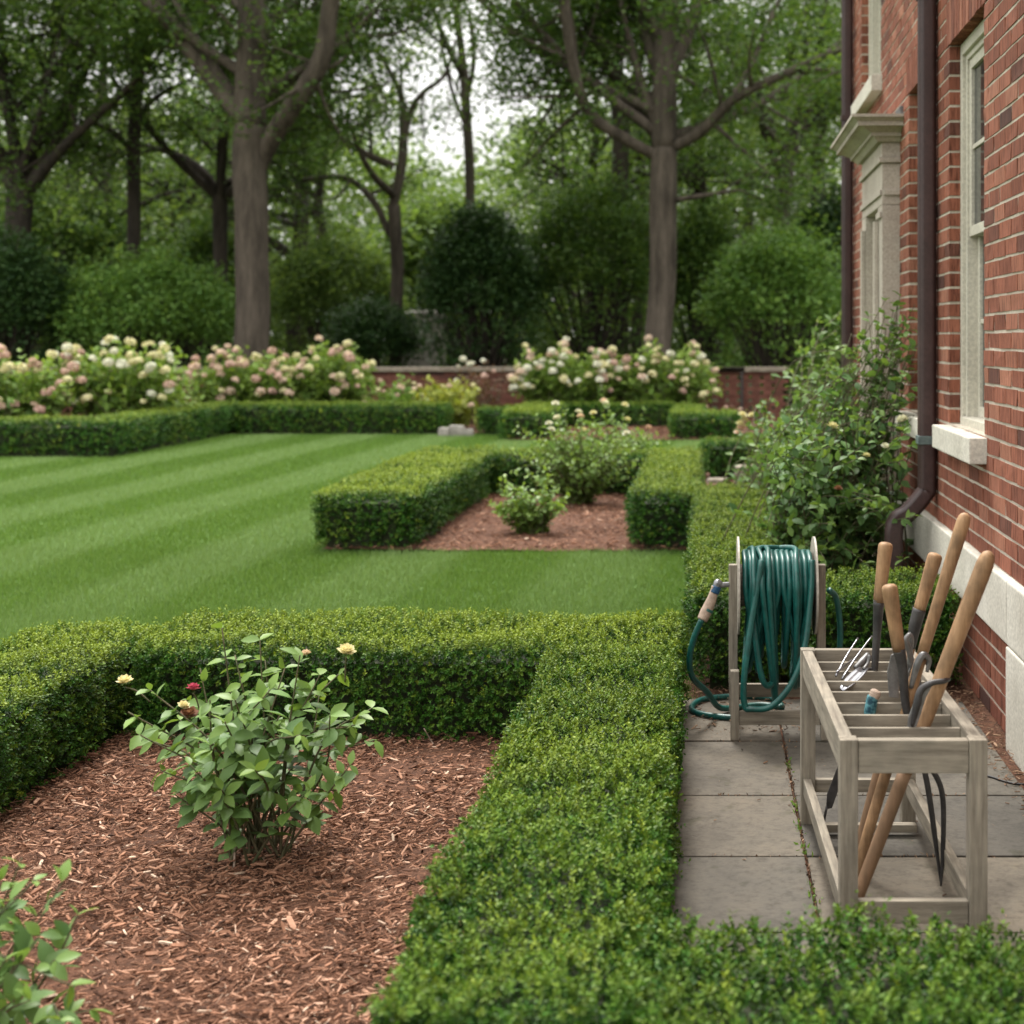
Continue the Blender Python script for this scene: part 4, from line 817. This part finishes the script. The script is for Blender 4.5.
def tree(name, label, base, trunk, limbs, seed, m='tree_leaf', bark='bark', group=None, cat="tree", **kw):
    wd, lv = tree_parts(base, trunk, limbs, seed, **kw); t = thing(name, label, cat, base, group)
    wd.build("trunk", M[bark], t); leaf_obj("crown", [lv], M[m], t); return t
def px(Y, pts, k=1.0):                                                    # (u, v, width in px, dy)
    o = []
    for q in pts:
        u, v, w = q[:3]; dy = q[3] if len(q) > 3 else 0; p = at(u, v, Y + dy); o.append((p[0], p[1], p[2], w * .5 * Y / F))
    return o
def ground_pt(u, Y): p = at(u, 0, Y); return np.array([p[0], Y, -.02])
def flesh(limbs, r, Z=15):                                               # more limbs growing up out of the picture
    return limbs
def hero(name, label, u, Y, tr, lbs, seed, m='tree_leaf', bark='bark', group=None, top=15, extra=7, er=5.5, **kw):
    b = ground_pt(u, Y); trunk = [(b[0], b[1], b[2], tr[0][2] * .5 * Y / F)] + px(Y, tr); limbs = [px(Y, l) for l in lbs]; r = np.random.default_rng(seed + 50)
    tip = np.array(trunk[-1][:3])
    for i in range(extra):
        a = r.uniform(0, 6.28); e = r.uniform(.35, 1.3); l = er * r.uniform(.7, 1.2); s = tip + [0, 0, r.uniform(0, 3) if i % 2 or 'back' in kw else r.uniform(-.6, .6)]
        d = np.array([math.cos(a) * math.cos(e), (abs(math.sin(a)) if 'back' in kw else math.sin(a)) * math.cos(e), math.sin(e)])
        limbs.append([(*s, .13), (*(s + d * l * .5 + [0, 0, -.2]), .09), (*(s + d * l + [0, 0, .4]), .03)])
    return tree(name, label, b, trunk, limbs, seed, m, bark, group, **kw)
hero("oak_tree", "largest left tree with thick grey trunk forking in three", 252, 32, [(252, 360, 35), (251, 250, 33), (251, 180, 34), (251, 125, 33)],
    [[(251, 128, 33), (250, 60, 30), (252, 0, 28), (256, -90, 22), (250, -190, 12)], [(246, 118, 22), (215, 82, 20, .3), (178, 32, 18, .5), (148, -12, 16, 1), (110, -80, 11, 1.5), (70, -150, 6, 2)],
     [(253, 190, 13), (266, 152, 19), (296, 104, 20, -.5), (322, 58, 19, -.8), (332, 5, 17, -1), (345, -70, 12, -1.5), (370, -150, 6, -2)]], 1, sub=5, extra=9, back=.55)
hero("maple_tree", "right tree with pale trunk and wide curving side limbs", 658, 32, [(657, 360, 27), (660, 260, 27), (664, 195, 28), (664, 148, 26)],
    [[(664, 150, 26), (666, 80, 24), (668, 10, 22), (670, -100, 14)], [(655, 155, 12), (628, 140, 12, -.3), (590, 112, 12, -.6), (572, 60, 11, -1), (563, 0, 10, -1.4), (556, -80, 6, -1.8)],
     [(672, 148, 12), (700, 132, 12, -.4), (735, 98, 10, -.9), (790, 72, 9, -1.3), (842, 48, 7, -1.8), (890, 20, 4, -2)], [(662, 90, 16), (652, 45, 16, .4), (636, 0, 15, .8), (610, -80, 9, 1)], [(668, 80, 13), (688, 30, 13), (706, -30, 11), (730, -100, 6)],
     [(720, 115, 6, -.6), (748, 70, 6), (770, 20, 5), (790, -30, 3)], [(675, 200, 6), (700, 196, 5, -.5), (740, 190, 3, -1)]], 2, sub=5, extra=9, back=.55)
hero("oak_tree", "dark tree at the left picture edge with spreading limbs", 22, 36, [(22, 340, 24), (20, 250, 24), (20, 190, 26)],
    [[(20, 195, 20), (5, 165, 18), (-20, 130, 14, -1), (-60, 70, 8, -2)], [(22, 185, 14), (10, 120, 12), (0, 60, 11), (-5, 0, 9), (0, -80, 5)], [(28, 192, 12), (52, 160, 11, -.5), (85, 128, 9, -1), (125, 92, 7, -1.4), (150, 65, 5, -2)], [(30, 180, 9, .5), (45, 90, 8, 1), (58, 20, 7, 1.4), (70, -60, 4, 2)]], 3, bark='bark_dark', extra=6)
hero("ivy_tree", "dark straight trunk between left edge tree and the largest tree", 132, 38, [(131, 340, 13), (132, 240, 13), (134, 150, 13), (138, 70, 12)], [[(138, 70, 10), (140, 20, 9), (145, -60, 6)], [(132, 150, 6), (110, 130, 5, -.5), (80, 120, 4, -1)], [(134, 120, 6), (160, 95, 5, .5), (190, 80, 4, 1)]], 4, bark='bark_dark', extra=7, per=55)
hero("oak_tree", "low forking tree just left of the largest trunk", 222, 40, [(222, 345, 14), (221, 250, 14), (220, 195, 16)], [[(219, 198, 11), (205, 175, 10), (185, 158, 8, .5), (155, 148, 6, 1), (120, 140, 4, 1.5)], [(221, 195, 10), (222, 150, 9), (225, 100, 8), (228, 30, 6)], [(225, 200, 8), (240, 180, 8, -.4), (262, 150, 6, -1), (290, 130, 4, -1.5)]], 5, bark='bark_dark', extra=5, er=4.5)
hero("slim_tree", "slim tree forking into a Y right of the largest tree", 397, 40, [(397, 345, 13), (396, 270, 13), (394, 205, 13)], [[(393, 208, 10), (400, 170, 10), (404, 130, 9), (402, 95, 6), (385, 60, 4)], [(404, 140, 7), (412, 110, 6), (425, 92, 5), (445, 75, 4), (455, 40, 2)], [(390, 235, 7), (372, 200, 7, .4), (345, 178, 6, .8), (300, 180, 4, 1)]], 6, extra=2, per=22, er=3, sub=4)
hero("slim_tree", "very slim straight trunk standing against the bright sky gap", 470, 44, [(471, 345, 11), (470, 230, 10), (468, 150, 10), (464, 70, 9)], [[(464, 72, 8), (458, 20, 7), (452, -50, 5)], [(466, 100, 5), (474, 60, 5), (470, 10, 4)], [(467, 130, 4), (452, 90, 4), (440, 40, 3)]], 7, extra=3, per=24, er=3)
hero("woodland_tree", "dark trunk close behind the right tree", 618, 42, [(618, 345, 18), (619, 230, 18), (620, 130, 17), (612, 60, 15)], [[(612, 60, 12), (606, 0, 10), (600, -80, 6)], [(620, 120, 9), (640, 60, 8), (655, 0, 6)]], 8, bark='bark_dark', extra=7)
hero("woodland_tree", "dark leaning tree between right tree and the house corner", 778, 42, [(780, 345, 14), (782, 230, 14), (788, 160, 14)], [[(788, 165, 12), (800, 130, 10), (818, 90, 8), (840, 40, 5)], [(784, 180, 7), (765, 140, 6), (755, 80, 4)], [(782, 195, 6), (755, 185, 5), (725, 183, 3)]], 9, bark='bark_dark', extra=8)
hero("woodland_tree", "thin curved tree left of the Y shaped slim tree", 330, 46, [(322, 345, 10), (324, 260, 10), (318, 200, 10)], [[(318, 205, 8), (325, 150, 7), (330, 80, 5)], [(318, 200, 6), (300, 180, 5), (280, 178, 4)]], 10, bark='bark_dark', extra=6, per=40)
# woodland behind: three kinds of tree, each standing on its own place
def copy_tree(o):
    c = o.copy(); C.objects.link(c)
    for ch in o.children:
        d = ch.copy(); C.objects.link(d); d.parent = c
    return c
protos = []
for s in range(3):
    r = np.random.default_rng(100 + s); hh = 6.0 + s; trunk = [(0, 0, -.02, .28), (.1, 0, 2.5, .25), (-.1, .1, hh, .2)]; limbs = []
    for i in range(14):
        a = r.uniform(0, 6.28); z = r.uniform(1.6, hh + 4.5); e = r.uniform(-.15, .75); l = r.uniform(2.6, 4.8) * (1.1 - .035 * z); st = np.array([0, 0, min(z, hh) + (max(0, z - hh)) * .7])
        d = np.array([math.cos(a) * math.cos(e), math.sin(a) * math.cos(e), math.sin(e)]); limbs.append([(*st, .1), (*(st + d * l * .5 + [0, 0, .25]), .07), (*(st + d * l), .03)])
    limbs.append([(-.1, .1, hh, .2), (.2, -.1, hh + 3, .13), (0, 0, hh + 7, .04)])
    wd, lv = tree_parts(None, trunk, limbs, 200 + s, sub=5, per=12, L=.24, sig=.40, blen=2.2, sub2=2)
    t = thing("woodland_tree", "tree", "tree"); wd.build("trunk", M['bark_dark'], t); leaf_obj("crown", [lv], M['far_leaf' if s else 'tree_leaf'], t); protos.append(t)
spots = [(-40, 50, "leafy woodland tree at the far left edge"), (70, 58, "woodland tree behind the left edge tree"), (105, 49, "woodland tree left of the dark straight trunk"), (180, 54, "woodland tree behind the low forking tree"), (255, 62, "woodland tree hidden behind the largest trunk"), (300, 52, "woodland tree right of the largest trunk"),
    (590, 50, "woodland tree right of the sky gap"), (560, 66, "woodland tree behind the left limb of the right tree"), (640, 54, "woodland tree behind the dark trunk by the right tree"), (700, 50, "woodland tree right of the pale right trunk"), (750, 60, "woodland tree above the round bush"), (820, 51, "woodland tree beside the house corner"), (880, 58, "woodland tree hidden by the brick house")]
for i, (u, Y, lb) in enumerate(spots):
    k = i % 3; o = protos[k] if i < 3 else copy_tree(protos[k]); p = ground_pt(u, Y); o.location = p; o.rotation_euler[2] = rng.uniform(0, 6.28); s = rng.uniform(.9, 1.25); o.scale = (s, s, s * rng.uniform(.95, 1.15))
    tag(o, lb, "tree", "woodland trees behind the garden")
# understorey bushes behind the wall
def bush(name, label, u0, u1, vt, Y, m, seed, L=.13, n=260, per=42, vb=None, cat="bush", sig=.22, conic=0, group=None):
    xa, xb, h = at(u0, 0, Y)[0], at(u1, 0, Y)[0], at(0, vt, Y)[2]; r = np.random.default_rng(seed); b = np.array([(xa + xb) / 2, Y, -.02]); rx = (xb - xa) / 2; cs = []; wd = MB()
    for i in range(n):
        d = norm(r.normal(0, 1, 3)); d[2] = abs(d[2]) if r.random() < .7 else d[2]; q = r.uniform(.72, 1.0); lump = 1 + .13 * math.sin(d[0] * 7 + seed) * math.cos(d[2] * 6 + d[1] * 5)
        z = h * .5 + d[2] * h * .5 * q * lump; w = (1 - conic * max(0, z / h)) if conic else 1
        p = b + [d[0] * rx * q * lump * w, d[1] * min(rx, 2.2) * q * lump * w, z - .02]; p[2] = max(p[2], .15); cs.append(p)
        if i % 8 == 0: wd.tube(spline([b + [0, 0, -.05], b + (p - b) * .5 + r.normal(0, .1, 3), p], 3), np.linspace(.05, .012, 7), 5)
    t = thing(name, label, cat, b, group); wd.build("stems", M['bark_dark'], t)
    leaf_obj("foliage", [crown_leaves(cs, sig, per, L, r, .12, .75)], M[m], t); return t
bush("round_bush", "big round light green bush beside the house corner", 708, 850, 224, 34, 'bush_leaf', 1, .13, 420, 46)
bush("evergreen_bush", "dark evergreen mound at the left picture edge behind the wall", -50, 66, 236, 34, 'dark_leaf', 2, .13, 380, 44)
bush("leafy_bush", "broad green bush below the dark straight trunk", 58, 240, 256, 35, 'bush_leaf', 3, .13, 520, 46)
bush("evergreen_bush", "dark cone shaped evergreen left of the right tree", 405, 560, 205, 38, 'dark_leaf', 4, .14, 560, 44, conic=.5)
bush("leafy_bush", "layered green young tree left of the pale right trunk", 520, 660, 175, 40, 'tree_leaf', 5, .15, 460, 40)
bush("leafy_bush", "shaded bush between the pale right trunk and the round bush", 660, 745, 200, 42, 'tree_leaf', 6, .15, 380, 40)
bush("leafy_bush", "pale green thicket right of the largest trunk", 268, 400, 235, 44, 'far_leaf', 7, .16, 420, 40)
bush("leafy_bush", "bright yellow green thicket beneath the sky gap", 385, 500, 195, 62, 'far_leaf', 8, .24, 480, 44, sig=.4)
bush("leafy_bush", "dim green thicket behind the low forking tree", 150, 260, 225, 46, 'tree_leaf', 9, .17, 380, 40)
bush("leafy_bush", "dark low bush under the Y shaped slim tree", 330, 420, 300, 39, 'dark_leaf', 10, .13, 240, 40)
bush("leafy_bush", "shaded thicket behind the left edge tree", -30, 150, 190, 47, 'tree_leaf', 11, .17, 480, 40)
bush("evergreen_bush", "dark thicket close behind the house corner", 770, 900, 190, 44, 'dark_leaf', 12, .17, 420, 40)
# distant wood as one mass
r = np.random.default_rng(77); n = 3000; u = r.uniform(-150, 1050, n); Y = r.uniform(74, 92, n); vt = 118 + 22 * np.sin(u / 47) + 72 * np.exp(-((u - 470) / 62) ** 4)
zt = H + (V0 - vt) * Y / F; cs = np.stack([(u - U0) * Y / F, Y, zt * r.uniform(.02, 1, n)], 1)
n2 = 1100; Y2 = r.uniform(58, 66, n2); u2 = r.uniform(-150, 1050, n2); c2 = np.stack([(u2 - U0) * Y2 / F, Y2, (H + (V0 - 250 - 25 * np.sin(u2 / 37)) * Y2 / F) * r.uniform(.02, 1, n2)], 1)
o = leaf_obj("distant_woods", [crown_leaves(cs, 1.0, 40, .42, r, .2, .8), crown_leaves(c2, .7, 40, .36, r, .1, .8)], M['far_leaf']); tag(o, "distant pale green woods behind all the trees", "woods", kind='stuff')
